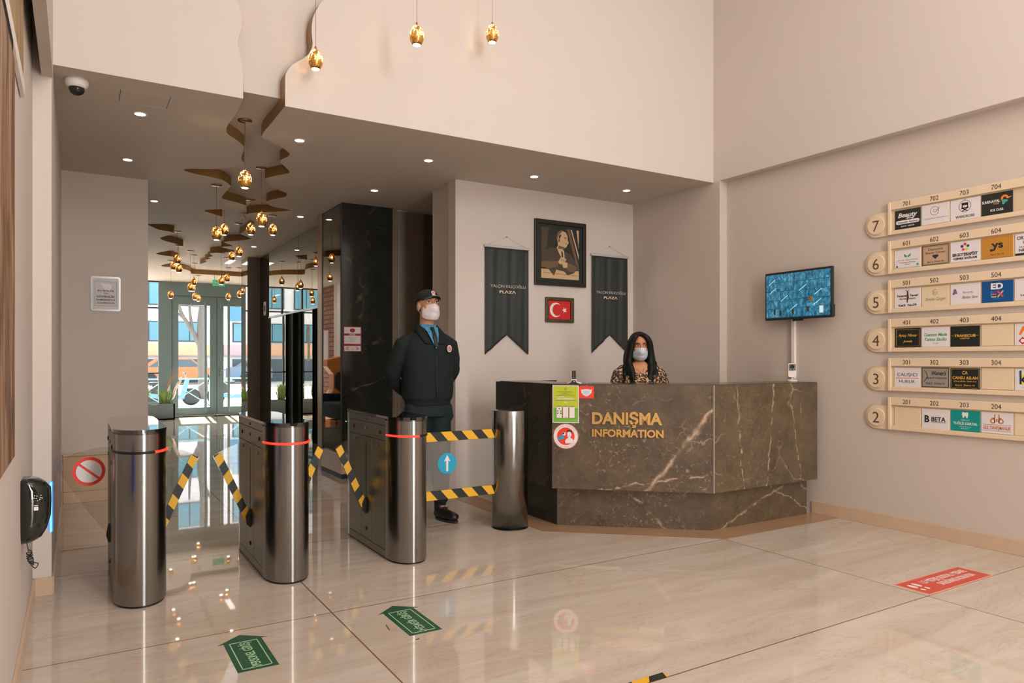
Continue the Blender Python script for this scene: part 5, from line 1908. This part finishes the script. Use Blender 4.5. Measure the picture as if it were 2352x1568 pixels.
def hand_pieces(b, M, m, curl=.5, thumb=1):
    old = b.M
    b.M = old @ M
    b.limb([(0, -.02, 0), (0, .012, 0)], [.026, .027], m)
    b.ell((0, .048, 0), (.040, .048, .015), m)
    b.ell((thumb*.018, .035, -.006), (.020, .030, .014), m)
    for i, (x, L) in enumerate(((-.030, .062), (-.010, .078), (.011, .074), (.030, .058))):
        x *= -thumb
        p = Vector((x, .084, 0))
        pts = [tuple(p)]
        a = 0
        for s_, f in ((.45, .5), (.32, 1.0), (.23, .8)):
            a += curl*f
            p = p+Vector((x*.08, cos(a), -sin(a)))*L*s_
            pts.append(tuple(p))
        b.limb(pts, [.0092, .0085, .0078, .0068], m, 10)
    b.limb([(thumb*.024, .012, -.004), (thumb*.048, .040, -.010), (thumb*.056, .066, -.018), (thumb*.054, .084, -.026)], [.014, .0115, .0100, .0082], m, 10)
    b.M = old


def oval(cx, cy, z, rx, ry, n=32, sq=2.3):
    out = []
    for i in range(n):
        t = 2*pi*i/n
        c, s_ = cos(t), sin(t)
        out.append((cx+rx*math.copysign(abs(c)**(2/sq), c), cy+ry*math.copysign(abs(s_)**(2/sq), s_), z))
    return out


# guard, standing with hands behind the back, facing the gates
GX, GY = 2.385, 5.22
GM = Matrix.Translation((GX, GY, 0)) @ Matrix.Rotation(radians(2), 4, 'Z')
t = thing('person', (GX, GY, 0), 'standing guard in black cap, dark jacket, blue shirt and white face mask, hands behind back', 'person')
HC = GM @ Matrix.Translation((.0, -.01, 1.716)) @ Matrix.Rotation(radians(-2), 4, 'Z') @ Matrix.Rotation(radians(-9), 4, 'X')
b = MB(HC)
head_pieces(b, SKIN_M, 1.09)
b.M = GM
b.limb([(0, .015, 1.66), (0, .02, 1.52)], [.053, .058], SKIN_M)
b.limb([(0, .0, 1.5), (0, .0, 1.3), (0, 0, 1.0)], [.06, .10, .10], SKIN_M)
for s in (-1, 1):
    b.limb([(s*.06, .01, 1.42), (s*.18, .02, 1.40), (s*.262, .09, 1.16), (s*.09, .195, .985)], [.04, .038, .034, .026], SKIN_M)
    b.limb([(s*.09, 0, .95), (s*.115, 0, .52), (s*.125, .01, .12)], [.06, .045, .035], SKIN_M)
    HMx = frame((s*.075, .205, .968), (0, -.3*s, 1.0), (-s*.95, .15, -.25))
    hand_pieces(b, HMx, SKIN_M, .55, 1)
b.fuse('body', t, .0046, 4)
face_parts(t, HC, BROWN_H, 1.09, .0)
face_mask(t, HC, MASKM, 1.09)
hb = MB(HC)
for s in (-1, 1):
    hb.ell((s*.062, .025, .018), (.014, .05, .035), BROWN_H)
hb.ell((0, .062, -.005), (.060, .045, .055), BROWN_H)
hb.fuse('hair', t, .004, 2)
cp = MB(HC)
R_ = []
for j in range(9):
    a = j/8*pi/2
    R_.append(oval(0, .010, .050+.082*sin(a), .0895*cos(a)+.002, .1085*cos(a)+.002, 32, 2.05))
R_.insert(0, oval(0, .012, .034, .089, .108, 32, 2.05))
cp.loft(R_, CM_('cap_cloth', 28, 36, 36, rough=.9), True)
cap = cp.build('cap', t)
br_ = MB(HC)
vs, fs = [], []
for j in range(7):
    v = j/6
    for i in range(17):
        a = -1.05+2.1*i/16
        x = (.088-.006*v)*sin(a)/sin(1.05)*.92
        yy = -.084*cos(a)-.012-(.074*v)*cos(a*1.3)
        vs.append((x, yy, .052-.010*v-.024*abs(sin(a))**2))
for j in range(6):
    for i in range(16):
        k = j*17+i
        fs.append([k, k+1, k+18, k+17])
br_.add(vs, fs, MATS['cap_cloth'], True)
o = br_.build('brim', cap)
sd = o.modifiers.new('s', 'SOLIDIFY'); sd.thickness = .004
MB(HC).tube([vs[6*17+i] for i in range(17)], .0022, GREYI, 6).build('brim_edge', cap)
EM = frame(HC @ Vector((.002, -.104, .078)), HC.to_3x3() @ Vector((1, 0, 0)), HC.to_3x3() @ Vector((0, .35, 1)))
MB(EM).disc(0, .004, .017, 0, CM_('emblem_pale', 214, 196, 190), .002, 8).disc(0, .004, .009, .002, CM_('emblem_red', 214, 90, 76), .001, 8).rect(-.016, .016, -.020, -.014, 0, WHT, .002).build('cap_emblem', cap)

jk = MB(GM)
TR = [(.925, .185, .125, 0), (.96, .188, .13, 0), (.985, .205, .142, 0), (1.06, .212, .148, 0), (1.16, .210, .146, 0), (1.27, .218, .146, 0), (1.36, .222, .142, .0), (1.43, .208, .125, .005), (1.475, .165, .108, .01), (1.51, .105, .086, .015), (1.535, .078, .075, .018)]
jk.loft([oval(0, yo, z, rx, ry) for z, rx, ry, yo in TR], NAVY)
for s in (-1, 1):
    jk.limb([(s*.155, .012, 1.432), (s*.200, .018, 1.405), (s*.240, .04, 1.30), (s*.268, .085, 1.19), (s*.248, .12, 1.13), (s*.17, .165, 1.07), (s*.10, .195, 1.02)], [.062, .074, .066, .060, .056, .050, .044], NAVY, 18)
    jk.limb([(s*.266, .08, 1.21), (s*.256, .10, 1.16)], [.064, .060], NAVY)
o = jk.fuse('jacket', t, .007, 6)
MB(GM).tube([(0, -.155, .99), (0.001, -.158, 1.06), (0, -.150, 1.16), (0, -.149, 1.27), (0, -.146, 1.34)], .003, BLK, 6).build('zip', o)
for s in (-1, 1):
    c = MB(GM)
    q = [(s*.070, .06, 1.560), (s*.078, -.005, 1.560), (s*.060, -.060, 1.530), (s*.020, -.128, 1.405), (s*.085, -.132, 1.415), (s*.118, -.085, 1.480), (s*.108, .02, 1.525), (s*.09, .07, 1.52)]
    c.add(q, [[0, 1, 6, 7], [1, 2, 5, 6], [2, 3, 4, 5]], NAVY, True)
    oc = c.build('collar', o)
    sd = oc.modifiers.new('s', 'SOLIDIFY'); sd.thickness = .012; sd.offset = 0
    MB(GM).box(s*.14-.035, s*.14+.035, -.01, .035, 1.478, 1.492, NAVY, .004).build('epaulette', o)
BM_ = frame(GM @ Vector((.115, -.149, 1.375)), (1, .12, 0), (0, 0, 1))
MB(BM_).disc(0, 0, .022, 0, CM_('emblem_pale', 0, 0, 0), .003, 24, ry=.028).ring(0, 0, .015, .018, .003, BLK, .0006).disc(0, 0, .012, .003, MATS['emblem_red'], .001, 8).build('chest_badge', o)
MB(GM).box(.262, .274, .0, .012, 1.30, 1.322, GREYI, .002).build('sleeve_tag', o)
sh = MB(GM)
sh.loft([oval(0, .012, z, r, r*1.02, 24, 2) for z, r in ((1.50, .075), (1.535, .064), (1.565, .059))], SHIRT)
sh.add([(-.060, -.058, 1.545), (.060, -.058, 1.545), (.044, -.105, 1.49), (-.044, -.105, 1.49), (.026, -.136, 1.43), (-.026, -.136, 1.43), (.004, -.148, 1.375), (-.004, -.148, 1.375)], [[0, 1, 2, 3], [3, 2, 4, 5], [5, 4, 6, 7]], SHIRT)
so = sh.build('shirt', t)
cl = MB(GM)
for s in (-1, 1):
    cl.add([(s*.062, -.02, 1.573), (s*.012, -.062, 1.545), (s*.030, -.098, 1.500), (s*.058, -.075, 1.520), (s*.07, -.02, 1.53)], [[0, 1, 2, 3, 4]], SHIRT)
oc = cl.build('shirt_collar', so)
sd = oc.modifiers.new('s', 'SOLIDIFY'); sd.thickness = .004
te = MB(GM)
te.add([(-.014, -.072, 1.538), (.014, -.072, 1.538), (.010, -.098, 1.51), (-.010, -.098, 1.51), (.017, -.128, 1.462), (-.017, -.128, 1.462), (.012, -.153, 1.385), (-.012, -.153, 1.385)], [[0, 1, 2, 3], [3, 2, 4, 5], [5, 4, 6, 7]], BLKC)
oc = te.build('tie', t)
sd = oc.modifiers.new('s', 'SOLIDIFY'); sd.thickness = .010
tr = MB(GM)
tr.loft([oval(0, 0, z, rx, ry) for z, rx, ry in ((.84, .185, .125), (.92, .182, .122), (.975, .172, .115))], NAVT)
for s in (-1, 1):
    tr.limb([(s*.090, .0, .90), (s*.098, -.005, .72), (s*.112, -.006, .52), (s*.120, .005, .32), (s*.125, .008, .175)], [.102, .098, .080, .072, .058], NAVT, 20)
    tr.limb([(s*.135, -.02, .90), (s*.155, -.03, .84)], [.07, .055], NAVT)
tr.fuse('trousers', t, .007, 6)
for s in (-1, 1):
    bm_ = MB(GM @ Matrix.Translation((s*.127, .0, 0)) @ Matrix.Rotation(radians(s*14), 4, 'Z'))
    bm_.limb([(0, .02, .22), (0, .025, .15), (0, .03, .075)], [.050, .050, .044], LEATH)
    bm_.limb([(0, .045, .055), (0, .0, .06), (0, -.07, .050), (0, -.135, .042)], [.040, .046, .044, .038], LEATH)
    bm_.ell((0, -.125, .045), (.046, .058, .034), LEATH)
    for q in range(4):
        bm_.limb([(-.022, -.045+.018*q, .105+.022*q), (.022, -.045+.018*q, .105+.022*q)], [.005, .005], LEATH)
    o = bm_.fuse('boot', t, .005, 4)
    sl = MB(bm_.M)
    sl.prism([(.045*cos(a)*(1.0 if sin(a) < 0 else .88), (-.055+.128*sin(a))) for a in [2*pi*i/28 for i in range(28)]], .0, .018, BLK)
    sl.build('sole', o)

# receptionist behind the counter
WX, WY = 4.10, 4.66
WM = Matrix.Translation((WX, WY, 0)) @ Matrix.Rotation(radians(-34), 4, 'Z')
t = thing('person', (WX, WY, 0), 'woman with long black hair, leopard print blouse and white mask behind the counter', 'person')
HW = WM @ Matrix.Translation((.0, -.015, 1.400)) @ Matrix.Rotation(radians(2), 4, 'Z') @ Matrix.Rotation(radians(3), 4, 'X')
b = MB(HW)
head_pieces(b, SKIN_W, .97)
b.M = WM
b.limb([(0, .01, 1.34), (0, .01, 1.25)], [.044, .048], SKIN_W)
b.loft([oval(0, .0, z, rx, ry, 28) for z, rx, ry in ((.85, .12, .08), (1.08, .13, .085), (1.18, .15, .085), (1.24, .10, .070), (1.27, .05, .05))], SKIN_W)
for s in (-1, 1):
    b.limb([(s*.12, .0, 1.20), (s*.165, -.005, 1.17), (s*.205, -.03, .98), (s*.17, -.17, .86)], [.035, .036, .032, .026], SKIN_W)
    b.limb([(s*.075, 0, .85), (s*.08, 0, .45), (s*.08, .01, .09)], [.07, .045, .034], SKIN_W)
    b.limb([(s*.08, .02, .045), (s*.08, -.06, .035), (s*.08, -.13, .028)], [.032, .032, .025], SKIN_W)
    hand_pieces(b, frame((s*.165, -.19, .85), (-s*.9, .3, 0), (-s*.25, -.95, -.12)), SKIN_W, .35, 1)
b.fuse('body', t, .0046, 4)
face_parts(t, HW, HAIR, .97, .004)
face_mask(t, HW, MASKB, .97)
random.seed(11)
hr = MB(HW)
hr.ell((0, .030, .046), (.088, .088, .080), HAIR)
hr.ell((0, .065, -.03), (.085, .055, .12), HAIR)
for s in (-1, 1):
    px_ = -.014
    for k in range(9):
        f = k/8
        ph = random.uniform(0, 6)
        P_ = [(px_+s*.008, -.050+.05*f, .108-.002*k), (s*.046, -.070+.06*f, .082), (s*(.074+.006*f), -.056+.06*f, .030), (s*(.084+.008*f), -.040+.055*f, -.045), (s*(.090+.016*f), -.042+.05*f, -.13), (s*(.080+.034*f), -.082+.055*f, -.20), (s*(.070+.045*f), -.110+.06*f, -.27), (s*(.055+.05*f), -.118+.06*f, -.36), (s*(.05+.05*f), -.118+.06*f, -.43)]
        P_ = smooth_chain(P_, 4)
        n = len(P_)
        amp = .010
        hr.tube([(p[0]+amp*(i/n)*sin(i*.55+ph), p[1]+.4*amp*(i/n)*cos(i*.6+ph), p[2]) for i, p in enumerate(P_)], [(.016+.012*sin(pi*min(1, i/n*1.2))*(1+.4*f))*(1 if i < n-4 else (n-i)/5) for i in range(n)], HAIR, 10)
    for k in range(5):
        ph = random.uniform(0, 6)
        P_ = [(s*.10+random.uniform(-.02, .02), -.03, -.12), (s*.125, -.045+.01*k, -.2), (s*(.115+.01*k), -.075+.012*k, -.28), (s*(.10+.012*k), -.09, -.38)]
        P_ = smooth_chain(P_, 5)
        hr.tube([(p[0]+.014*sin(i*.8+ph), p[1], p[2]) for i, p in enumerate(P_)], [.014]*(len(P_)-3)+[.01, .007, .004], HAIR, 8)
for k in range(6):
    x = -.08+.032*k
    hr.tube([(x*.8, .07, .02), (x, .085, -.1), (x*1.25, .085, -.2), (x*1.3, .08, -.33)], [.03, .034, .034, .015], HAIR, 10)
hr.fuse('hair', t, .0055, 2)
bl = MB(WM)
bl.loft([oval(0, .0, z, rx, ry, 32) for z, rx, ry in ((.78, .165, .115), (.9, .15, .105), (1.02, .16, .118), (1.10, .165, .122), (1.17, .175, .100))], LEO)
for s in (-1, 1):
    bl.limb([(s*.085, .01, 1.215), (s*.130, .008, 1.20), (s*.176, -.0, 1.165), (s*.200, -.01, 1.08), (s*.222, -.03, .98), (s*.20, -.11, .90), (s*.175, -.16, .865)], [.04, .050, .054, .052, .050, .042, .038], LEO, 16)
    bl.limb([(s*.062, -.030, 1.205), (s*.070, -.050, 1.13)], [.040, .070], LEO)
    bl.limb([(s*.07, .04, 1.20), (s*.07, .05, 1.15)], [.05, .06], LEO)
bl.limb([(-.06, -.07, 1.10), (.06, -.07, 1.10)], [.062, .062], LEO)
bl.fuse('blouse', t, .006, 4)
tr = MB(WM)
tr.loft([oval(0, 0, z, rx, ry) for z, rx, ry in ((.70, .165, .12), (.80, .165, .12), (.86, .15, .11))], NAVT)
for s in (-1, 1):
    tr.limb([(s*.085, 0, .74), (s*.088, -.005, .45), (s*.085, .005, .14)], [.085, .062, .045], NAVT, 18)
tr.fuse('trousers', t, .008, 4)
for s in (-1, 1):
    MB(WM).prism([(s*.08+.036*cos(a), -.055+.115*sin(a)) for a in [2*pi*i/24 for i in range(24)]], 0, .012, BLK).ell((s*.08, -.08, .035), (.036, .09, .030), BLK).ell((s*.08, .02, .04), (.034, .04, .036), BLK).build('shoe', t)
MB(WM).tube([(-.045, -.055, 1.235), (-.02, -.088, 1.20), (0, -.1, 1.185), (.02, -.088, 1.20), (.045, -.055, 1.235)], .0012, GOLD, 6).ell((0, -.104, 1.18), (.006, .003, .006), STEEL).build('necklace', t)

# ------------------------------------------------------------------ entrance hall furniture (seen in the mirrors and through the gates)
TEAL = mat('dark_teal_upholstery', srgb(36, 58, 66), rough=.8)
ORG_ = mat('orange_panel', srgb(214, 126, 50), rough=.35)
t = thing('sofa', (.4, 13.9, 0), 'dark teal sofa in the entrance hall, seen in the mirror', 'sofa')
MB().box(.02, .60, 13.3, 14.5, .12, .42, TEAL, .03).build('seat', t)
MB().box(-.11, .06, 13.3, 14.5, .12, .78, TEAL, .03).build('backrest', t)
MB().box(.02, .60, 13.2, 13.32, .12, .58, TEAL, .03).build('armrest', t)
MB().box(.02, .60, 14.48, 14.6, .12, .58, TEAL, .03).build('armrest', t)
for x in (.0, .55):
    for y in (13.3, 14.45):
        MB().box(x, x+.04, y, y+.04, 0, .13, STEEL).build('leg', t)
t = thing('kiosk', (.08, 15.4, 0), 'orange floor standing machine before the brick wall, seen in the mirror', 'machine')
MB(frame((0, 15.35, 0), (1, 0, 0), (0, 0, 1))).prism([(-.1, .0), (.18, .0), (.18, .5), (.10, .62), (.10, .95), (.24, 1.12), (.24, 1.26), (-.1, 1.34)], -.35, 0, ORG_).build('housing', t)
MB(frame((0, 15.345, 0), (1, 0, 0), (0, 0, 1))).prism([(-.06, .55), (.08, .66), (.08, .92), (-.0, 1.0), (-.06, 1.0)], -.36, .004, BLK).build('recess', t)
t = thing('side_table', (.25, 14.95, 0), 'small round orange side table by the sofa, seen in the mirror', 'table')
MB().lathe([(0, .50), (.20, .50), (.20, .53), (0, .53)], ORG_, (.16, 14.95, 0), 36).build('table_top', t)
MB().lathe([(.02, .01), (.02, .5)], DARKM, (.16, 14.95, 0), 16).build('stem', t)
MB().lathe([(0, 0), (.14, 0), (.14, .012), (0, .014)], DARKM, (.16, 14.95, 0), 28).build('base', t)
t = thing('wall_panel', (-.125, 16.4, 1.5), 'pale lilac panel on the brick wall, seen in the mirror', 'panel')
MB().box(-.13, -.115, 16.45, 16.8, 1.15, 1.95, mat('pale_lilac', srgb(206, 186, 190))).build('sheet', t)

for (x, z0, z1, c1, lab) in ((.90, 1.28, 1.77, (196, 186, 110), 'yellow hanging strip on the entrance glazing, seen in the lift mirror'), (.76, 1.28, 1.77, (206, 160, 150), 'pink hanging strip on the entrance glazing, seen in the lift mirror'), (.44, 1.24, 2.1, (196, 196, 176), 'long pale hanging strip on the entrance glazing, seen in the lift mirror')):
    t = thing('hanging_strip', (x, YG-.01, z0), lab, 'sticker', 'strips on the entrance glazing')
    MB().box(x-.03, x+.03, YG+.045, YG+.05, z0, z1, mat('strip_colour_%d' % int(x*100), srgb(*c1), rough=.6, var=.4, vscale=14)).build('sheet', t)
PLG = mat('planter_grey', srgb(96, 112, 116), rough=.6)
t = thing('planter', (.9, 16.9, 0), 'long grey trough planter along the entrance glazing', 'planter')
pl = MB()
pl.box(.0, 1.78, 16.7, 16.73, 0, .34, PLG).box(.0, 1.78, 17.07, 17.1, 0, .34, PLG).box(.0, .03, 16.7, 17.1, 0, .34, PLG).box(1.75, 1.78, 16.7, 17.1, 0, .34, PLG).box(0, 1.78, 16.7, 17.1, 0, .03, PLG)
pl.build('trough', t)
MB().box(.03, 1.75, 16.73, 17.07, .03, .30, mat('soil', srgb(60, 46, 36), rough=.9)).build('soil', t)
LG = mat('leaf_green_light', srgb(130, 160, 84), rough=.6)
LG2 = mat('reed_brown', srgb(176, 140, 108), rough=.7)
for i, (x, y, hgt, lab, mm) in enumerate(((1.62, 16.9, .42, 'grass clump with brown reeds at the end of the trough by the door', LG), (1.2, 16.88, .50, 'green leafy clump second from the door in the trough', LG), (.8, 16.9, .52, 'green leafy clump in the middle of the trough', LG), (.4, 16.88, .48, 'green leafy clump at the far left of the trough', LG))):
    t = thing('potted_grass', (x, y, .3), lab, 'plant', 'plants in the entrance trough')
    lf_ = MB()
    for k in range(110):
        a = random.uniform(0, 2*pi)
        rr = random.uniform(.02, .16)
        h_ = hgt*random.uniform(.5, 1.0)
        bx, by = x+.06*cos(a), y+.05*sin(a)
        tx, ty = x+rr*1.5*cos(a), min(17.1, y+rr*sin(a))
        w = .010
        nx, ny = -sin(a)*w, cos(a)*w
        lf_.add([(bx-nx, by-ny, .29), (bx+nx, by+ny, .29), ((bx+tx)/2+nx, (by+ty)/2+ny, .3+h_*.7), ((bx+tx)/2-nx, (by+ty)/2-ny, .3+h_*.7), (tx, ty, .3+h_*.85)], [[0, 1, 2, 3], [3, 2, 4]], mm)
    lf_.build('leaves', t)
    if i == 0:
        rd = MB()
        for k in range(9):
            a = random.uniform(-.6, 1.2)
            top = (x+.12+.10*k/9+random.uniform(-.05, .15), y-.04+random.uniform(-.1, .05), .85+random.uniform(0, .3))
            rd.tube(smooth_chain([(x, y, .3), (x+.01, y, .62), top], 4), [.003]*8+[.003], LG2, 5)
        rd.build('reed', t)
        pm_ = MB()
        for (dx, dz) in ((.22, .72), (.05, .62), (.18, .55), (.28, .80)):
            pm_.tube([(x+dx*.5, y, .3+(dz-.3)*.3), (x+dx*.8, y, dz-.1), (x+dx, y-.02, dz), (x+dx+.03, y-.02, dz+.1)], [.004, .02, .026, .004], WHITE, 8)
        pm_.build('plume', t)

# ------------------------------------------------------------------ street outside
PAVE = mat('street_paving', srgb(206, 196, 190), rough=.9, var=.08, vscale=1.5)
struct('ground', MB().box(-40, 60, 17.6, 60, -.3, -.12, PAVE))
struct('ground_pavement', MB().box(-12, 20, 17.6, 21.5, -.12, -.02, PAVE))
BW_ = mat('building_white', srgb(214, 204, 202), rough=.8)
BO_ = mat('building_orange', srgb(222, 168, 132), rough=.8)
BG_ = mat('window_teal', srgb(84, 132, 146), rough=.15)
BD_ = mat('shop_dark', srgb(70, 84, 92), rough=.3)


def building(x0, x1, label, sgn, band):
    t = thing('building', ((x0+x1)/2, 46, 0), label, 'building', 'buildings across the street')
    MB().box(x0, x1, 45, 52, -.2, 11, BW_).build('wall', t)
    MB().box(x0, x1, 44.8, 45, 1.45, 2.1, band).build('band', t)
    x = x0+.5
    while x < x1-1.8:
        for (z0, z1, m) in ((2.25, 3.4, BG_), (4.3, 5.6, BG_), (7, 8.4, BG_)):
            o = MB().box(x, x+1.5, 44.9, 45.02, z0, z1, FACD).build('window', t)
            MB().box(x+.06, x+.72, 44.87, 44.9, z0+.06, z1-.06, m).box(x+.78, x+1.44, 44.87, 44.9, z0+.06, z1-.06, m).build('pane', o)
        MB().box(x, x+1.5, 44.9, 45.02, -.2, 1.25, BD_).build('shop_window', t)
        x += 2.1
    if sgn:
        MB().box(7.6, 8.4, 44.6, 44.8, 3.5, 5.2, mat('sign_teal_blue', srgb(70, 120, 150))).build('sign_board', t)
    return t


building(-16.7, 7.2, 'pale building with teal windows and orange band across the street, left of the tree', False, BO_)
building(7.4, 24, 'pale building with a blue sign across the street, right of the tree', True, mat('building_mauve', srgb(176, 150, 150)))
t = thing('street_tree', (3.75, 27, -.1), 'bare pollarded street tree outside the left door leaf', 'tree')
BARK = mat('pale_bark', srgb(92, 86, 80), rough=.9, var=.3, vscale=4)
MB().tube(smooth_chain([(3.78, 27, -.12), (3.75, 27, 1.2), (3.72, 27, 2.4), (3.8, 27, 3.6), (3.78, 27, 5.2)], 4), [.16]*5+[.145]*5+[.13]*5+[.10, .09], BARK, 14).build('trunk', t)
for pts, r0 in (([(3.74, 27, 1.6), (3.4, 27, 2.3), (3.1, 27, 2.8), (2.95, 27, 3.3)], .10), ([(3.2, 27, 2.65), (2.9, 27, 2.9), (2.7, 27, 3.2)], .05), ([(3.45, 27, 2.2), (3.35, 27, 2.9), (3.33, 27, 3.6)], .06), ([(3.8, 27, 3.2), (4.2, 27, 3.9), (4.4, 27, 4.6)], .07)):
    P_ = smooth_chain(pts, 4)
    MB().tube(P_, [r0*(1-.6*i/len(P_)) for i in range(len(P_))], BARK, 10).build('branch', t)
RL = mat('railing_teal', srgb(120, 156, 160), rough=.5)
for i, (x0, x1, lab) in enumerate(((.9, 2.9, 'pale steel street railing with crossed bars, left section'), (3.1, 5.1, 'pale steel street railing with crossed bars, right section'))):
    t = thing('street_railing', ((x0+x1)/2, 19.6, -.02), lab, 'railing', 'street railings')
    MB().box(x0, x1, 19.58, 19.62, .76, .80, RL).box(x0, x1, 19.58, 19.62, .08, .11, RL).build('rail', t)
    for x in (x0, (x0+x1)/2, x1):
        MB().box(x-.02, x+.02, 19.58, 19.62, -.02, .8, RL).build('post', t)
    c = MB()
    for a in (x0, (x0+x1)/2):
        w = (x1-x0)/2
        c.tube([(a, 19.6, .1), (a+w, 19.6, .78)], .012, RL, 6).tube([(a, 19.605, .78), (a+w, 19.605, .1)], .012, RL, 6)
    c.build('cross_bar', t)
for i, (x, col, lab) in enumerate(((4.6, srgb(230, 110, 60), 'orange parked car across the street behind the tree'), (9.4, srgb(90, 110, 130), 'dark parked car across the street at the right'), (-2.2, srgb(120, 130, 140), 'grey parked car across the street at the left'))):
    t = thing('parked_car', (x, 42, -.12), lab, 'car', 'cars parked across the street')
    pm_ = mat('car_paint_%d' % i, col, rough=.3)
    M = frame((x, 42, -.12), (1, 0, 0), (0, 0, 1))
    MB(M).prism([(-2.1, .3), (2.1, .3), (2.15, .6), (2.0, .85), (1.3, .92), (.7, 1.4), (-.9, 1.42), (-1.6, .95), (-2.1, .85)], -1.6, 0, pm_).build('car_body', t)
    MB(M).prism([(-1.4, .95), (1.15, .95), (.65, 1.35), (-.85, 1.36)], 0, .01, BD_).build('side_window', t)
    for wx in (-1.3, 1.3):
        MB(M).cyl((wx, .32, 0), .32, -.2, .03, BLK, 24).build('wheel', t)
for i, (x, lab) in enumerate(((2.4, 'parked scooter outside, left of the tree'), (4.2, 'parked scooter outside, right of the tree'))):
    t = thing('scooter', (x, 23.5, -.12), lab, 'scooter', 'scooters parked outside')
    M = frame((x, 23.5, -.12), (1, 0, 0), (0, 0, 1))
    for wx in (-.55, .55):
        MB(M).lathe([(.18, -.05), (.26, -.04), (.26, .04), (.18, .05)], BLK, (wx, .26, 0), 24).build('wheel', t)
    MB(M).prism([(-.6, .4), (-.1, .3), (.25, .32), (.4, .8), (.5, .82), (.42, .45), (.35, .2), (-.2, .18), (-.65, .3)], -.1, .1, mat('scooter_blue_%d' % i, srgb(90, 130, 150))).build('body', t)
    MB(M).box(-.6, 0, .62, .72, -.1, .1, BLK, .03).box(-.5, -.2, .35, .62, -.06, .06, BLK).build('seat', t)
    MB(M).tube([(.5, .25, 0), (.38, .95, 0)], .02, STEEL, 8).tube([(.36, .98, -.3), (.38, .95, 0), (.36, .98, .3)], .015, BLK, 8).build('handlebar', t)
